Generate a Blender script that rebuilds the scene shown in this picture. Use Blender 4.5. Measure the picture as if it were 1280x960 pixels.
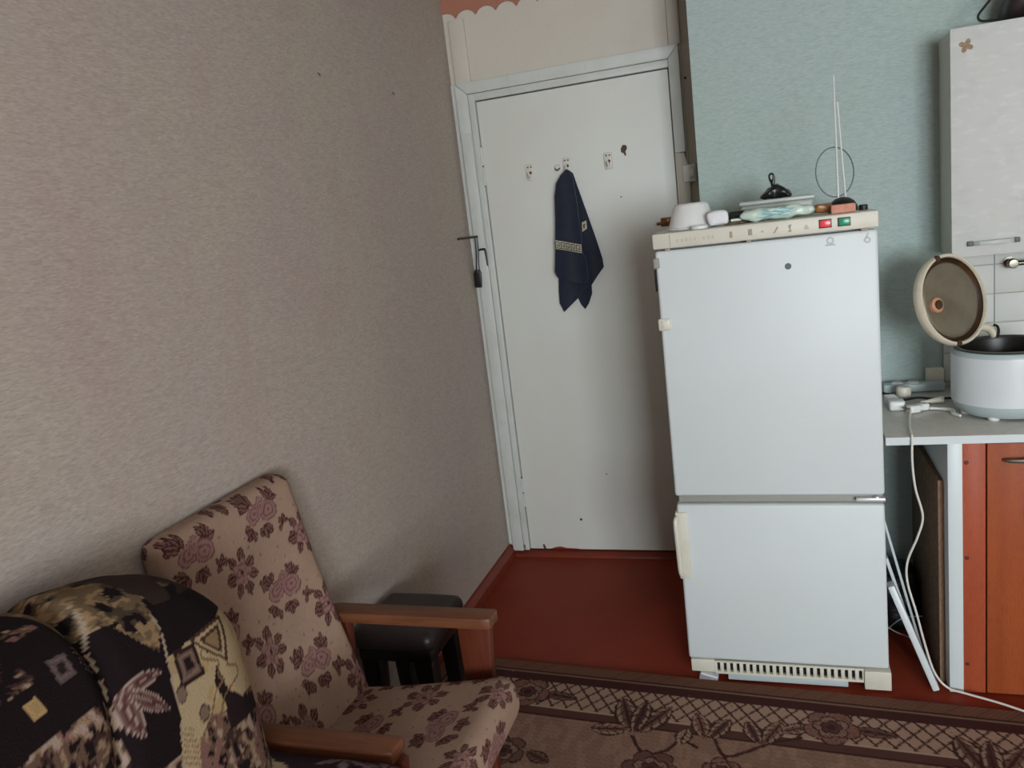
import bpy, bmesh, math, random
import numpy as np
from mathutils import Vector, Matrix, noise as mnoise

random.seed(7)
rng = np.random.default_rng(7)
for o in list(bpy.data.objects):
    bpy.data.objects.remove(o)
scene = bpy.context.scene
COL = scene.collection
R = math.radians

# ------------------------------------------------------------------ camera
FPX, PITCH, ROLL, HEAD = 1000.0, 11.6, 7.0, 19.0
h, p, r = R(HEAD), R(PITCH), R(ROLL)
fw = Vector((-math.sin(h) * math.cos(p), math.cos(h) * math.cos(p), -math.sin(p)))
rt0 = Vector((math.cos(h), math.sin(h), 0))
up0 = rt0.cross(fw)
rt = rt0 * math.cos(r) - up0 * math.sin(r)
up = up0 * math.cos(r) + rt0 * math.sin(r)
cam_data = bpy.data.cameras.new('camera')
cam = bpy.data.objects.new('camera', cam_data)
COL.objects.link(cam)
cam.matrix_world = Matrix(((rt.x, up.x, -fw.x, 0), (rt.y, up.y, -fw.y, 0), (rt.z, up.z, -fw.z, 1.55), (0, 0, 0, 1)))
cam_data.sensor_fit = 'HORIZONTAL'
cam_data.sensor_width = 36
cam_data.lens = 36 * FPX / 1280
cam_data.clip_start = 0.02
scene.camera = cam

# ------------------------------------------------------------------ world, light, exposure
world = bpy.data.worlds.new('overcast_sky')
scene.world = world
world.use_nodes = True
bg = world.node_tree.nodes['Background']
bg.inputs[0].default_value = (0.80, 0.90, 1.0, 1)
bg.inputs[1].default_value = 1.0

sky_light = bpy.data.lights.new('window_daylight', 'AREA')
sky_light.shape = 'RECTANGLE'
sky_light.size, sky_light.size_y = 2.0, 1.5
sky_light.energy = 296
sky_light.color = (0.885, 0.975, 1.02)
so = bpy.data.objects.new('window_daylight', sky_light)
COL.objects.link(so)
so.location = (1.75, -3.16, 1.5)
so.rotation_euler = (R(90), 0, 0)

vs = scene.view_settings
vs.view_transform = 'Standard'
vs.look = 'None'
vs.gamma = 1
vs.exposure = 0.0
vs.use_curve_mapping = False


# ------------------------------------------------------------------ materials
def lin(c):
    return tuple(((v / 255) / 12.92 if v / 255 <= 0.04045 else ((v / 255 + 0.055) / 1.055) ** 2.4) for v in c) + (1,)


def mat(name, col, rough=0.6, metal=0.0, layers=(), bump=None, spec=0.5, emit=None, attr=False, sheen=0.0, coat=0.0):
    """layers: (scale_xyz, colour, lo, hi, factor[, detail]) noise layers over the base colour."""
    m = bpy.data.materials.new(name)
    m.use_nodes = True
    nt = m.node_tree
    N, L = nt.nodes, nt.links
    b = N['Principled BSDF']
    b.inputs['Roughness'].default_value = rough
    b.inputs['Metallic'].default_value = metal
    b.inputs['Specular IOR Level'].default_value = spec
    if sheen:
        b.inputs['Sheen Weight'].default_value = sheen
        b.inputs['Sheen Roughness'].default_value = 0.6
    if coat:
        b.inputs['Coat Weight'].default_value = coat
        b.inputs['Coat Roughness'].default_value = 0.15
    tc = N.new('ShaderNodeTexCoord')

    def nz(scale, detail):
        mp = N.new('ShaderNodeMapping')
        mp.inputs['Scale'].default_value = scale
        L.new(tc.outputs['Object'], mp.inputs[0])
        n = N.new('ShaderNodeTexNoise')
        n.inputs['Scale'].default_value = 1
        n.inputs['Detail'].default_value = detail
        L.new(mp.outputs[0], n.inputs['Vector'])
        return n.outputs['Fac']
    if attr:
        a = N.new('ShaderNodeAttribute')
        a.attribute_name = 'Col'
        cur = a.outputs['Color']
    else:
        c = N.new('ShaderNodeRGB')
        c.outputs[0].default_value = lin(col)
        cur = c.outputs[0]
    for ly in layers:
        f = nz(ly[0], ly[5] if len(ly) > 5 else 3)
        mr = N.new('ShaderNodeMapRange')
        mr.inputs['From Min'].default_value = ly[2]
        mr.inputs['From Max'].default_value = ly[3]
        mr.inputs['To Max'].default_value = ly[4]
        L.new(f, mr.inputs['Value'])
        mx = N.new('ShaderNodeMix')
        mx.data_type = 'RGBA'
        L.new(mr.outputs[0], mx.inputs['Factor'])
        L.new(cur, mx.inputs[6])
        mx.inputs[7].default_value = lin(ly[1])
        cur = mx.outputs[2]
    L.new(cur, b.inputs['Base Color'])
    if bump:
        f = nz(bump[0], 3)
        bp = N.new('ShaderNodeBump')
        bp.inputs['Strength'].default_value = bump[1]
        bp.inputs['Distance'].default_value = bump[2]
        L.new(f, bp.inputs['Height'])
        L.new(bp.outputs[0], b.inputs['Normal'])
    if emit:
        b.inputs['Emission Color'].default_value = lin(col)
        b.inputs['Emission Strength'].default_value = emit
    return m


def glass_mat(name):
    m = bpy.data.materials.new(name)
    m.use_nodes = True
    nt = m.node_tree
    N, L = nt.nodes, nt.links
    N.remove(N['Principled BSDF'])
    t = N.new('ShaderNodeBsdfTransparent')
    g = N.new('ShaderNodeBsdfGlossy')
    g.inputs['Roughness'].default_value = 0.02
    x = N.new('ShaderNodeMixShader')
    x.inputs[0].default_value = 0.06
    L.new(t.outputs[0], x.inputs[1])
    L.new(g.outputs[0], x.inputs[2])
    L.new(x.outputs[0], N['Material Output'].inputs[0])
    return m


M = {}
M['wallpaper'] = mat('beige_wallpaper', (174, 161, 153), 0.9, layers=(
    ((2.2, 2.2, 2.2), (176, 165, 152), 0.42, 0.60, 0.8),
    ((1.3, 4.5, 3.1), (172, 154, 148), 0.5, 0.68, 0.6),
    ((110, 64, 400), (140, 126, 117), 0.42, 0.76, 0.55, 2),
    ((110, 80, 500), (202, 190, 181), 0.48, 0.82, 0.5, 2),
    ((34, 26, 90), (154, 138, 130), 0.48, 0.75, 0.25, 2)), bump=((90, 60, 330), 0.03, 0.001), spec=0.15)
M['blue_paper'] = mat('blue_wallpaper', (172, 186, 183), 0.9, layers=(
    ((2.5, 2.5, 2.5), (170, 184, 176), 0.4, 0.62, 0.7),
    ((52, 90, 330), (136, 153, 151), 0.42, 0.76, 0.55, 2),
    ((64, 90, 420), (192, 204, 200), 0.48, 0.82, 0.5, 2),
    ((22, 30, 80), (146, 162, 160), 0.48, 0.75, 0.35, 2)), bump=((46, 60, 280), 0.03, 0.001), spec=0.15)
M['cream_paint'] = mat('cream_painted_board', (204, 196, 184), 0.6, layers=(
    ((3, 3, 3), (196, 186, 174), 0.45, 0.65, 0.6), ((60, 60, 60), (190, 182, 170), 0.55, 0.75, 0.25)))
M['white_paint'] = mat('grey_white_gloss_paint', (204, 206, 201), 0.45, layers=(
    ((5, 5, 5), (192, 192, 184), 0.45, 0.65, 0.6), ((90, 90, 20), (176, 172, 160), 0.62, 0.78, 0.5)))
M['door_paint'] = mat('door_white_paint', (220, 221, 214), 0.5, layers=(
    ((2.5, 2.5, 2.5), (218, 216, 209), 0.42, 0.62, 0.8), ((120, 120, 120), (206, 202, 194), 0.6, 0.8, 0.3)), bump=((30, 30, 30), 0.03, 0.002))
M['chip'] = mat('bare_brown_wood', (92, 70, 56), 0.8, layers=(((200, 200, 200), (60, 42, 34), 0.45, 0.6, 0.8),))
M['terracotta'] = mat('terracotta_paper', (168, 113, 92), 0.85, layers=(((60, 60, 60), (170, 112, 92), 0.5, 0.7, 0.5),))
M['ceiling'] = mat('ceiling_whitewash', (190, 187, 180), 0.9, layers=(((6, 6, 6), (180, 177, 170), 0.45, 0.65, 0.5),))
M['floor'] = mat('red_brown_floor_paint', (134, 52, 33), 0.5, spec=0.12, layers=(
    ((3, 3, 3), (124, 46, 29), 0.42, 0.62, 0.7), ((18, 18, 18), (120, 52, 36), 0.55, 0.75, 0.35), ((90, 90, 90), (70, 36, 30), 0.66, 0.8, 0.5)), bump=((25, 25, 25), 0.08, 0.003))
M['skirting'] = mat('red_brown_skirting_paint', (122, 50, 34), 0.45, spec=0.3, layers=(((5, 30, 30), (104, 46, 34), 0.45, 0.65, 0.7),))
M['enamel'] = mat('white_enamel', (212, 218, 219), 0.45, layers=(((2.2, 2.2, 2.2), (208, 214, 214), 0.4, 0.6, 0.7), ((150, 150, 150), (200, 204, 200), 0.68, 0.8, 0.4)), bump=((70, 70, 70), 0.03, 0.001))
M['cream_plastic'] = mat('yellowed_plastic', (211, 207, 193), 0.45, layers=(((14, 14, 14), (202, 197, 180), 0.48, 0.68, 0.5),))
M['gasket'] = mat('grey_gasket', (150, 150, 142), 0.6)
M['dark'] = mat('black_void_plastic', (22, 22, 22), 0.5)
M['black_plastic'] = mat('black_plastic', (26, 26, 27), 0.35, layers=(((40, 40, 40), (38, 38, 38), 0.5, 0.7, 0.5),))
M['black_film'] = mat('black_polythene', (20, 22, 22), 0.32, bump=((60, 60, 60), 0.6, 0.004))
M['chrome'] = mat('chrome', (226, 226, 224), 0.35, metal=0.35)
M['steel'] = mat('dull_steel', (128, 124, 116), 0.42, metal=0.8)
M['bronze'] = mat('dark_chrome', (104, 99, 88), 0.3, metal=1.0)
M['hook_paint'] = mat('painted_over_hook', (212, 207, 197), 0.5)
M['dark_steel'] = mat('dark_steel', (66, 58, 52), 0.45, metal=0.8)
M['brass'] = mat('old_brass', (126, 92, 62), 0.4, metal=0.8)
M['grey_mark'] = mat('grey_badge', (182, 185, 184), 0.5)
M['faint_mark'] = mat('faint_print', (188, 182, 164), 0.6)
M['glyph'] = mat('worn_print', (158, 150, 128), 0.6)
M['dot'] = mat('dark_grey_plug', (84, 88, 90), 0.5)
M['red_lens'] = mat('red_indicator_window', (235, 70, 78), 0.25)
M['green_lens'] = mat('green_indicator_window', (20, 150, 110), 0.25)
M['lens_frame'] = mat('indicator_bezel', (92, 52, 44), 0.4)
M['white_plastic'] = mat('white_plastic', (226, 226, 224), 0.35, layers=(((10, 10, 10), (214, 214, 212), 0.45, 0.65, 0.5),))
M['ivory_plastic'] = mat('ivory_plastic', (222, 216, 202), 0.4, layers=(((30, 30, 30), (206, 196, 176), 0.5, 0.7, 0.5),))
M['paper'] = mat('white_paper', (224, 224, 228), 0.8, bump=((60, 60, 60), 0.4, 0.004))
M['navy'] = mat('navy_terry', (34, 40, 56), 0.95, layers=(((240, 240, 240), (22, 26, 40), 0.42, 0.62, 0.7), ((20, 20, 20), (42, 48, 64), 0.5, 0.7, 0.4)), bump=((420, 420, 420), 0.6, 0.003), sheen=0.3, spec=0.1)
M['band'] = mat('silver_beige_weave', (176, 170, 146), 0.8)
M['worktop'] = mat('grey_laminate', (196, 192, 184), 0.35, layers=(((40, 40, 40), (184, 180, 172), 0.45, 0.65, 0.6),))
M['white_edge'] = mat('white_laminate_edge', (206, 214, 216), 0.4)
M['orange_wood'] = mat('orange_wood_laminate', (160, 80, 42), 0.45, spec=0.25, layers=(
    ((14, 14, 1.6), (146, 70, 38), 0.42, 0.62, 0.7), ((220, 220, 30), (134, 64, 38), 0.5, 0.72, 0.6), ((400, 400, 120), (196, 116, 76), 0.6, 0.8, 0.4)))
M['pink_wood'] = mat('reddish_wood_laminate', (166, 78, 50), 0.45, spec=0.25, layers=(
    ((14, 14, 1.6), (154, 72, 44), 0.42, 0.62, 0.7), ((220, 220, 30), (140, 66, 44), 0.5, 0.72, 0.6), ((400, 400, 120), (196, 110, 80), 0.6, 0.8, 0.4)))
M['chipboard'] = mat('raw_chipboard', (122, 98, 76), 0.85, layers=(((80, 80, 80), (90, 68, 50), 0.42, 0.6, 0.7), ((160, 160, 160), (150, 128, 100), 0.58, 0.75, 0.5)))
M['chip_edge'] = mat('chipboard_edge', (170, 138, 112), 0.8, layers=(((160, 160, 60), (140, 108, 84), 0.45, 0.65, 0.6),))
M['screw'] = mat('brown_screw_cap', (92, 34, 22), 0.5)
M['marble'] = mat('marble_laminate', (200, 200, 196), 0.6, spec=0.25, layers=(
    ((5, 5, 9), (200, 200, 196), 0.42, 0.6, 0.7), ((9, 9, 24), (186, 187, 186), 0.54, 0.72, 0.6, 6), ((24, 24, 60), (214, 214, 211), 0.55, 0.7, 0.5)))
M['cab_side'] = mat('cupboard_side', (196, 197, 186), 0.6)
M['petal'] = mat('brown_petal_sticker', (150, 122, 92), 0.6, layers=(((300, 300, 300), (92, 66, 48), 0.48, 0.6, 0.8),))
M['clear'] = mat('translucent_acrylic', (182, 186, 180), 0.35)
M['tile'] = mat('white_glazed_tile', (200, 200, 195), 0.5, spec=0.25, layers=(((9, 9, 9), (196, 196, 188), 0.45, 0.65, 0.5),))
M['grout'] = mat('grey_grout', (168, 168, 160), 0.9)
M['cooker_white'] = mat('cooker_white_enamel', (214, 219, 221), 0.3, layers=(((5, 5, 5), (206, 212, 214), 0.4, 0.6, 0.5),))
M['cooker_grey'] = mat('cooker_grey_plastic', (176, 188, 190), 0.4)
M['lid_cream'] = mat('lid_cream_plastic', (206, 196, 176), 0.4, layers=(((30, 30, 30), (180, 160, 130), 0.55, 0.72, 0.5),))
M['lid_plate'] = mat('greasy_inner_lid', (126, 118, 100), 0.35, metal=0.35, layers=(((10, 10, 10), (104, 94, 76), 0.42, 0.62, 0.7),))
M['lid_rim'] = mat('brown_lid_seal', (58, 40, 24), 0.4, layers=(((14, 14, 14), (104, 64, 40), 0.5, 0.7, 0.6),))
M['copper'] = mat('stained_valve', (190, 140, 108), 0.4)
M['pot'] = mat('non_stick_pot', (20, 20, 19), 0.35)
M['arm_wood'] = mat('varnished_arm_wood', (112, 66, 40), 0.5, layers=(
    ((6, 60, 60), (92, 50, 30), 0.42, 0.62, 0.75), ((20, 260, 260), (70, 38, 22), 0.55, 0.75, 0.5)), coat=0.08)
M['leg_wood'] = mat('varnished_leg_wood', (92, 42, 26), 0.5, spec=0.2, layers=(((60, 60, 6), (78, 34, 20), 0.42, 0.62, 0.75),), coat=0.08)
M['stool'] = mat('black_brown_leatherette', (38, 28, 26), 0.45, layers=(((40, 40, 40), (28, 20, 19), 0.45, 0.65, 0.7),), bump=((200, 200, 200), 0.2, 0.001))
M['stool_leg'] = mat('black_stool_leg', (18, 16, 16), 0.35)
M['fabric'] = mat('flowered_upholstery', (0, 0, 0), 0.95, attr=True, layers=(((500, 500, 500), (90, 66, 58), 0.56, 0.8, 0.3),), bump=((500, 500, 500), 0.5, 0.002), spec=0.12)
M['plush'] = mat('patterned_plush_cover', (0, 0, 0), 0.95, attr=True, layers=(((600, 600, 600), (20, 14, 14), 0.56, 0.8, 0.3),), bump=((300, 300, 300), 0.5, 0.003), spec=0.12)
M['carpet'] = mat('woven_rug', (0, 0, 0), 0.97, attr=True, layers=(((350, 350, 350), (52, 34, 30), 0.52, 0.78, 0.45),), bump=((350, 350, 350), 0.8, 0.004), spec=0.1)
M['rug_back'] = mat('rug_edge', (92, 66, 54), 0.95)
M['bag_brown'] = mat('dark_leather_bag', (38, 30, 30), 0.5, layers=(((30, 30, 30), (56, 46, 44), 0.5, 0.7, 0.6),))
M['wipes'] = mat('pale_mint_film', (198, 212, 200), 0.3, layers=(((40, 40, 90), (176, 196, 186), 0.5, 0.7, 0.6),), bump=((40, 40, 40), 0.5, 0.004))
M['wipes_print'] = mat('teal_print', (96, 158, 170), 0.35, layers=(((60, 60, 60), (150, 196, 200), 0.5, 0.7, 0.6),))
M['amber'] = mat('amber_wrapper', (150, 98, 44), 0.35, layers=(((50, 50, 50), (96, 60, 30), 0.5, 0.7, 0.7),))
M['pink_box'] = mat('salmon_cardboard', (206, 142, 122), 0.7, layers=(((60, 60, 60), (180, 112, 92), 0.5, 0.7, 0.6),))
M['brown_thing'] = mat('brown_cardboard', (104, 80, 60), 0.8, layers=(((40, 40, 40), (60, 40, 28), 0.45, 0.65, 0.7),))
M['cable_white'] = mat('white_cable', (216, 214, 206), 0.45)
M['cable_grey'] = mat('grey_cable', (150, 156, 152), 0.5)
M['cable_black'] = mat('black_cable', (20, 20, 20), 0.4)
M['pvc'] = mat('white_pvc', (208, 214, 216), 0.35)
M['glass'] = glass_mat('window_glass')
M['curtain_white'] = mat('window_frame_paint', (220, 220, 215), 0.5)


# ------------------------------------------------------------------ mesh helpers
def box(x0, x1, y0, y1, z0, z1, bev=0.0, seg=2, bm=None):
    out = bm or bmesh.new()
    t = bmesh.new()
    bmesh.ops.create_cube(t, size=1)
    for v in t.verts:
        v.co = Vector((x0 + (v.co.x + .5) * (x1 - x0), y0 + (v.co.y + .5) * (y1 - y0), z0 + (v.co.z + .5) * (z1 - z0)))
    if bev:
        bmesh.ops.bevel(t, geom=t.edges[:], offset=bev, segments=seg, affect='EDGES', profile=0.5)
    return merge(out, t)


def merge(a, b):
    me = bpy.data.meshes.new('tmp')
    b.to_mesh(me)
    b.free()
    a.from_mesh(me)
    bpy.data.meshes.remove(me)
    return a


def from_vf(verts, faces, bm=None):
    me = bpy.data.meshes.new('tmp')
    me.from_pydata([tuple(v) for v in verts], [], [tuple(f) for f in faces])
    bm = bm or bmesh.new()
    bm.from_mesh(me)
    bpy.data.meshes.remove(me)
    return bm


def smooth_path(pts, n=6):
    P = [Vector(q) for q in pts]
    if len(P) < 3:
        return P
    out = []
    for i in range(len(P) - 1):
        a, b, c, d = P[max(i - 1, 0)], P[i], P[i + 1], P[min(i + 2, len(P) - 1)]
        for k in range(n):
            t = k / n
            out.append(0.5 * ((2 * b) + (c - a) * t + (2 * a - 5 * b + 4 * c - d) * t * t + (3 * b - a - 3 * c + d) * t ** 3))
    out.append(P[-1])
    return out


def tube(pts, rad, seg=8, smooth=True, bm=None, closed=False, n=6):
    P = smooth_path(pts, n) if smooth else [Vector(q) for q in pts]
    m = len(P)
    rads = rad if hasattr(rad, '__len__') else None
    verts, faces = [], []
    ref = None
    for i, q in enumerate(P):
        if closed:
            t = (P[(i + 1) % m] - P[i - 1]).normalized()
        else:
            t = (P[min(i + 1, m - 1)] - P[max(i - 1, 0)]).normalized()
        if ref is None:
            ref = t.orthogonal().normalized()
        ref = (ref - t * ref.dot(t)).normalized()
        bn = t.cross(ref)
        if rads:
            f = i / (m - 1) * (len(rads) - 1)
            k = min(int(f), len(rads) - 2)
            rr = rads[k] + (rads[k + 1] - rads[k]) * (f - k)
        else:
            rr = rad
        for j in range(seg):
            a = 2 * math.pi * j / seg
            verts.append(q + (ref * math.cos(a) + bn * math.sin(a)) * rr)
    for i in range(m if closed else m - 1):
        i2 = (i + 1) % m
        for j in range(seg):
            faces.append((i * seg + j, i * seg + (j + 1) % seg, i2 * seg + (j + 1) % seg, i2 * seg + j))
    if not closed:
        faces.append(tuple(reversed(range(seg))))
        faces.append(tuple((m - 1) * seg + j for j in range(seg)))
    return from_vf(verts, faces, bm)


def lathe(prof, mtx=None, seg=48, bm=None):
    """prof: list of (radius, height); revolved about local z."""
    mtx = mtx or Matrix()
    verts, faces = [], []
    for (rr, z) in prof:
        for j in range(seg):
            a = 2 * math.pi * j / seg
            verts.append(mtx @ Vector((rr * math.cos(a), rr * math.sin(a), z)))
    for i in range(len(prof) - 1):
        for j in range(seg):
            faces.append((i * seg + j, i * seg + (j + 1) % seg, (i + 1) * seg + (j + 1) % seg, (i + 1) * seg + j))
    bm = from_vf(verts, faces, bm)
    bmesh.ops.remove_doubles(bm, verts=bm.verts[:], dist=1e-6)
    return bm


def prism(poly, ax, a0, a1, bev=0, bm=None):
    """extrude a polygon given in the two other axes (x,z for ax=1; y,z for ax=0; x,y for ax=2)."""
    def mk(q, v):
        if ax == 1:
            return (q[0], v, q[1])
        if ax == 0:
            return (v, q[0], q[1])
        return (q[0], q[1], v)
    n = len(poly)
    verts = [mk(q, a0) for q in poly] + [mk(q, a1) for q in poly]
    faces = [tuple(range(n)), tuple(reversed(range(n, 2 * n)))] + [(i, (i + 1) % n, n + (i + 1) % n, n + i) for i in range(n)]
    t = from_vf(verts, faces)
    bmesh.ops.recalc_face_normals(t, faces=t.faces[:])
    if bev:
        bmesh.ops.bevel(t, geom=t.edges[:], offset=bev, segments=2, affect='EDGES', profile=0.5)
    if bm:
        return merge(bm, t)
    return t


def rgrid(size, rad, step, fine=None):
    """rounded box as a dense quad grid centred at the origin -> (verts ndarray, faces list)."""
    hx = np.array(size) / 2
    key, V, F = {}, [], []

    def vid(q):
        k = (round(q[0], 5), round(q[1], 5), round(q[2], 5))
        if k not in key:
            key[k] = len(V)
            V.append(k)
        return key[k]
    ns = [max(2, int(round(s / step))) for s in size]
    ax = [np.linspace(-hx[i], hx[i], ns[i] + 1) for i in range(3)]
    for d in range(3):
        a, b = (d + 1) % 3, (d + 2) % 3
        for sgn in (-1, 1):
            ids = np.zeros((ns[a] + 1, ns[b] + 1), int)
            for i, u in enumerate(ax[a]):
                for j, w in enumerate(ax[b]):
                    q = [0, 0, 0]
                    q[d], q[a], q[b] = sgn * hx[d], u, w
                    ids[i, j] = vid(q)
            for i in range(ns[a]):
                for j in range(ns[b]):
                    f = (ids[i, j], ids[i + 1, j], ids[i + 1, j + 1], ids[i, j + 1])
                    F.append(f if sgn > 0 else f[::-1])
    V = np.array(V, float)
    rr = np.minimum(rad, hx.min() * 0.999)
    inner = np.clip(V, -(hx - rr), hx - rr)
    dv = V - inner
    ln = np.linalg.norm(dv, axis=1, keepdims=True)
    ln[ln == 0] = 1
    mx = np.abs(dv).max(axis=1, keepdims=True)
    V = inner + dv / ln * np.minimum(rr, np.where(mx > 0, rr * mx / np.maximum(mx, 1e-9), 0)) * np.where(mx >= rr - 1e-9, 1, mx / rr)
    return V, F


def obj(name, bm, material, parent=None, smooth=True, angle=35):
    me = bpy.data.meshes.new(name)
    bmesh.ops.recalc_face_normals(bm, faces=bm.faces[:])
    bm.to_mesh(me)
    bm.free()
    return link_mesh(name, me, material, parent, smooth, angle)


def world_loc(o):
    v = Vector((0, 0, 0))
    while o:
        v += o.location
        o = o.parent
    return v


def link_mesh(name, me, material, parent=None, smooth=True, angle=35):
    n = len(me.vertices)
    co = np.empty(n * 3, np.float32)
    me.vertices.foreach_get('co', co)
    co = co.reshape(-1, 3)
    c = (co.min(0) + co.max(0)) / 2
    if parent is None:
        c[2] = co[:, 2].min()
    co -= c
    me.vertices.foreach_set('co', co.ravel())
    me.update()
    if smooth:
        me.shade_smooth()
        me.set_sharp_from_angle(angle=R(angle))
    me.materials.append(M[material] if isinstance(material, str) else material)
    o = bpy.data.objects.new(name, me)
    COL.objects.link(o)
    o.parent = parent
    o.location = Vector([float(t) for t in c]) - (world_loc(parent) if parent else Vector((0, 0, 0)))
    return o


def painted(name, V, F, C, material, parent=None):
    me = bpy.data.meshes.new(name)
    me.from_pydata(V.tolist() if hasattr(V, 'tolist') else V, [], F)
    at = me.color_attributes.new('Col', 'FLOAT_COLOR', 'POINT')
    c4 = np.ones((len(V), 4), np.float32)
    c4[:, :3] = C
    at.data.foreach_set('color', c4.ravel())
    return link_mesh(name, me, material, parent, True, 80)


def thing(name, label, cat, loc, group=None):
    o = bpy.data.objects.new(name, None)
    o.empty_display_size = 0.05
    COL.objects.link(o)
    o.location = loc
    return tag(o, label, cat, group)


def tag(o, label, cat, group=None):
    o['label'] = label
    o['category'] = cat
    if group:
        o['group'] = group
    return o


def struct(name, bm, m, label=None, parent=None, smooth=True):
    o = obj(name, bm, m, parent, smooth)
    if parent is None:
        o['kind'] = 'structure'
    if label:
        o['label'] = label
    return o


def L3(c):
    return np.array(lin(c)[:3])


def crumple(V, amt, sc, seed=0):
    out = np.array(V, float)
    for i in range(len(out)):
        q = Vector(out[i]) * sc + Vector((seed, seed * 1.7, 0))
        n = mnoise.noise_vector(q)
        out[i] += np.array(n) * amt
    return out


# ------------------------------------------------------------------ room shell
X0, XR, YB, YD, YR, ZC = -1.26, 3.0, 3.0, 3.34, -3.0, 2.62
XE = -0.243                                            # free end of the blue wall

struct('floor', box(X0 - .1, XR + .1, YR - .1, YD + .15, -.08, 0), 'floor', 'red-brown painted floor')
struct('ceiling', box(X0 - .1, XR + .1, YR - .1, YD + .15, ZC, ZC + .08), 'ceiling', 'whitewashed ceiling')
struct('wall_left', box(X0 - .1, X0, YR - .1, YD + .15, 0, ZC), 'wallpaper', 'wall with beige fibre-textured wallpaper')
struct('wall_right', box(XR, XR + .1, YR - .1, YB, 0, ZC), 'cream_paint', 'cream painted side wall')
wall_blue = struct('wall_kitchen', box(XE, XR + .1, YB, YD + .13, 0, ZC), 'blue_paper', 'wall with pale blue fibre-textured wallpaper')
wall_back = struct('wall_back', box(X0, XE, YD + .03, YD + .13, 0, ZC), 'cream_paint', 'cream painted partition around the door')

# rear wall with the window that lights the room
WX0, WX1, WZ0, WZ1 = 0.75, 2.75, 0.75, 2.25
bm = box(X0, WX0, YR - .1, YR, 0, ZC)
box(WX1, XR, YR - .1, YR, 0, ZC, bm=bm)
box(WX0, WX1, YR - .1, YR, 0, WZ0, bm=bm)
box(WX0, WX1, YR - .1, YR, WZ1, ZC, bm=bm)
struct('wall_rear', bm, 'cream_paint', 'wall with the window')
win = bpy.data.objects.new('window_1', None)
COL.objects.link(win)
win.location = ((WX0 + WX1) / 2, YR - .05, WZ0)
win['kind'] = 'structure'
win['label'] = 'white painted wooden window with two panes'
xm = (WX0 + WX1) / 2
bm = box(WX0, WX0 + .06, YR - .08, YR - .02, WZ0, WZ1)
box(WX1 - .06, WX1, YR - .08, YR - .02, WZ0, WZ1, bm=bm)
box(WX0 + .06, WX1 - .06, YR - .08, YR - .02, WZ0, WZ0 + .06, bm=bm)
box(WX0 + .06, WX1 - .06, YR - .08, YR - .02, WZ1 - .06, WZ1, bm=bm)
box(xm - .04, xm + .04, YR - .08, YR - .02, WZ0 + .06, WZ1 - .06, bm=bm)
obj('window_frame', bm, 'curtain_white', win)
for (a, b) in ((WX0 + .06, xm - .04), (xm + .04, WX1 - .06)):
    obj('pane', box(a, b, YR - .053, YR - .047, WZ0 + .06, WZ1 - .06), 'glass', win)
obj('window_sill', box(WX0 - .05, WX1 + .05, YR - .02, YR + .16, WZ0 - .035, WZ0 - .003, .006), 'curtain_white', win)

# skirting, painted like the floor
struct('baseboard_left', prism([(X0, 0), (X0 + .032, 0), (X0 + .03, .03), (X0 + .012, .05), (X0, .052)], 1, YR, YD - .005), 'skirting', 'red-brown painted skirting board')
struct('baseboard_door', prism([(YD + .03, 0), (YD - .035, 0), (YD - .03, .012), (YD + .002, .024), (YD + .03, .024)], 0, X0 + .033, XE, .002), 'skirting', 'red-brown painted door threshold')
struct('baseboard_kitchen', box(XE + .0, XR, YB - .02, YB, 0, .05, .004), 'skirting', 'red-brown skirting under the blue wall')

# scalloped terracotta border along the top of the partition
pts = []
zc, pw = 2.383, 0.0885
x = X0
start = X0 - 0.03
k = 0
while start + k * pw < XE:
    for j in range(8):
        xx = start + (k + j / 8) * pw
        if X0 <= xx <= XE:
            pts.append((xx, zc + 0.026 * math.sin(math.pi * j / 8) ** 0.6))
    k += 1
pts = [(X0 + .0005, pts[0][1])] + pts[1:] + [(XE - .0005, zc + .01)]
struct('trim_1', prism(pts + [(XE - .0005, ZC), (X0 + .0005, ZC)], 1, YD + .002, YD + .0085), 'terracotta', 'terracotta paper border with scalloped lower edge')
# flat cream panel above the door and its upright battens
struct('trim_2', box(X0, XE, YD + .009, YD + .03, 2.125, ZC), 'cream_paint', 'cream panel above the door')
struct('trim_3', box(-1.236, -1.168, YD - .006, YD + .009, 2.126, 2.376, .003), 'cream_paint', 'upright cream batten above the door frame')
struct('trim_4', box(-.347, -.302, YD - .006, YD + .009, 2.126, 2.376, .003), 'cream_paint', 'upright cream batten beside the blue wall')
# filler strips at both sides of the frame
struct('trim_5', box(X0, -1.236, YD, YD + .03, .026, 2.125), 'white_paint', 'narrow filler strip against the beige wall')
struct('trim_6', box(-.312, XE, YD + .006, YD + .03, .026, 2.125), 'cream_paint', 'filler strip between door frame and blue wall')

# ------------------------------------------------------------------ door and casing
frame = bpy.data.objects.new('trim_7', None)
COL.objects.link(frame)
frame.location = (-.77, YD, 0.026)
frame['kind'] = 'structure'
frame['label'] = 'grey-white mitred door casing'
DX0, DX1, DZ1 = -1.155, -.358, 2.043
CO0, CO1, CZ = -1.236, -.311, 2.125
ci0, ci1, cz = -1.186, -.352, 2.078
y0, y1 = YD - .022, YD + .004
obj('casing_board', prism([(CO0, .026), (ci0, .026), (ci0, cz - .001), (CO0, CZ - .001)], 1, y0, y1, .002), 'white_paint', frame)
obj('casing_board', prism([(ci1, 1.725), (CO1, 1.725), (CO1, CZ - .001), (ci1, cz - .001)], 1, y0, y1, .002), 'white_paint', frame)
obj('casing_board', prism([(ci0 + .001, cz), (ci1 - .001, cz), (CO1 - .001, CZ), (CO0 + .001, CZ)], 1, y0, y1, .002), 'white_paint', frame)
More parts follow.
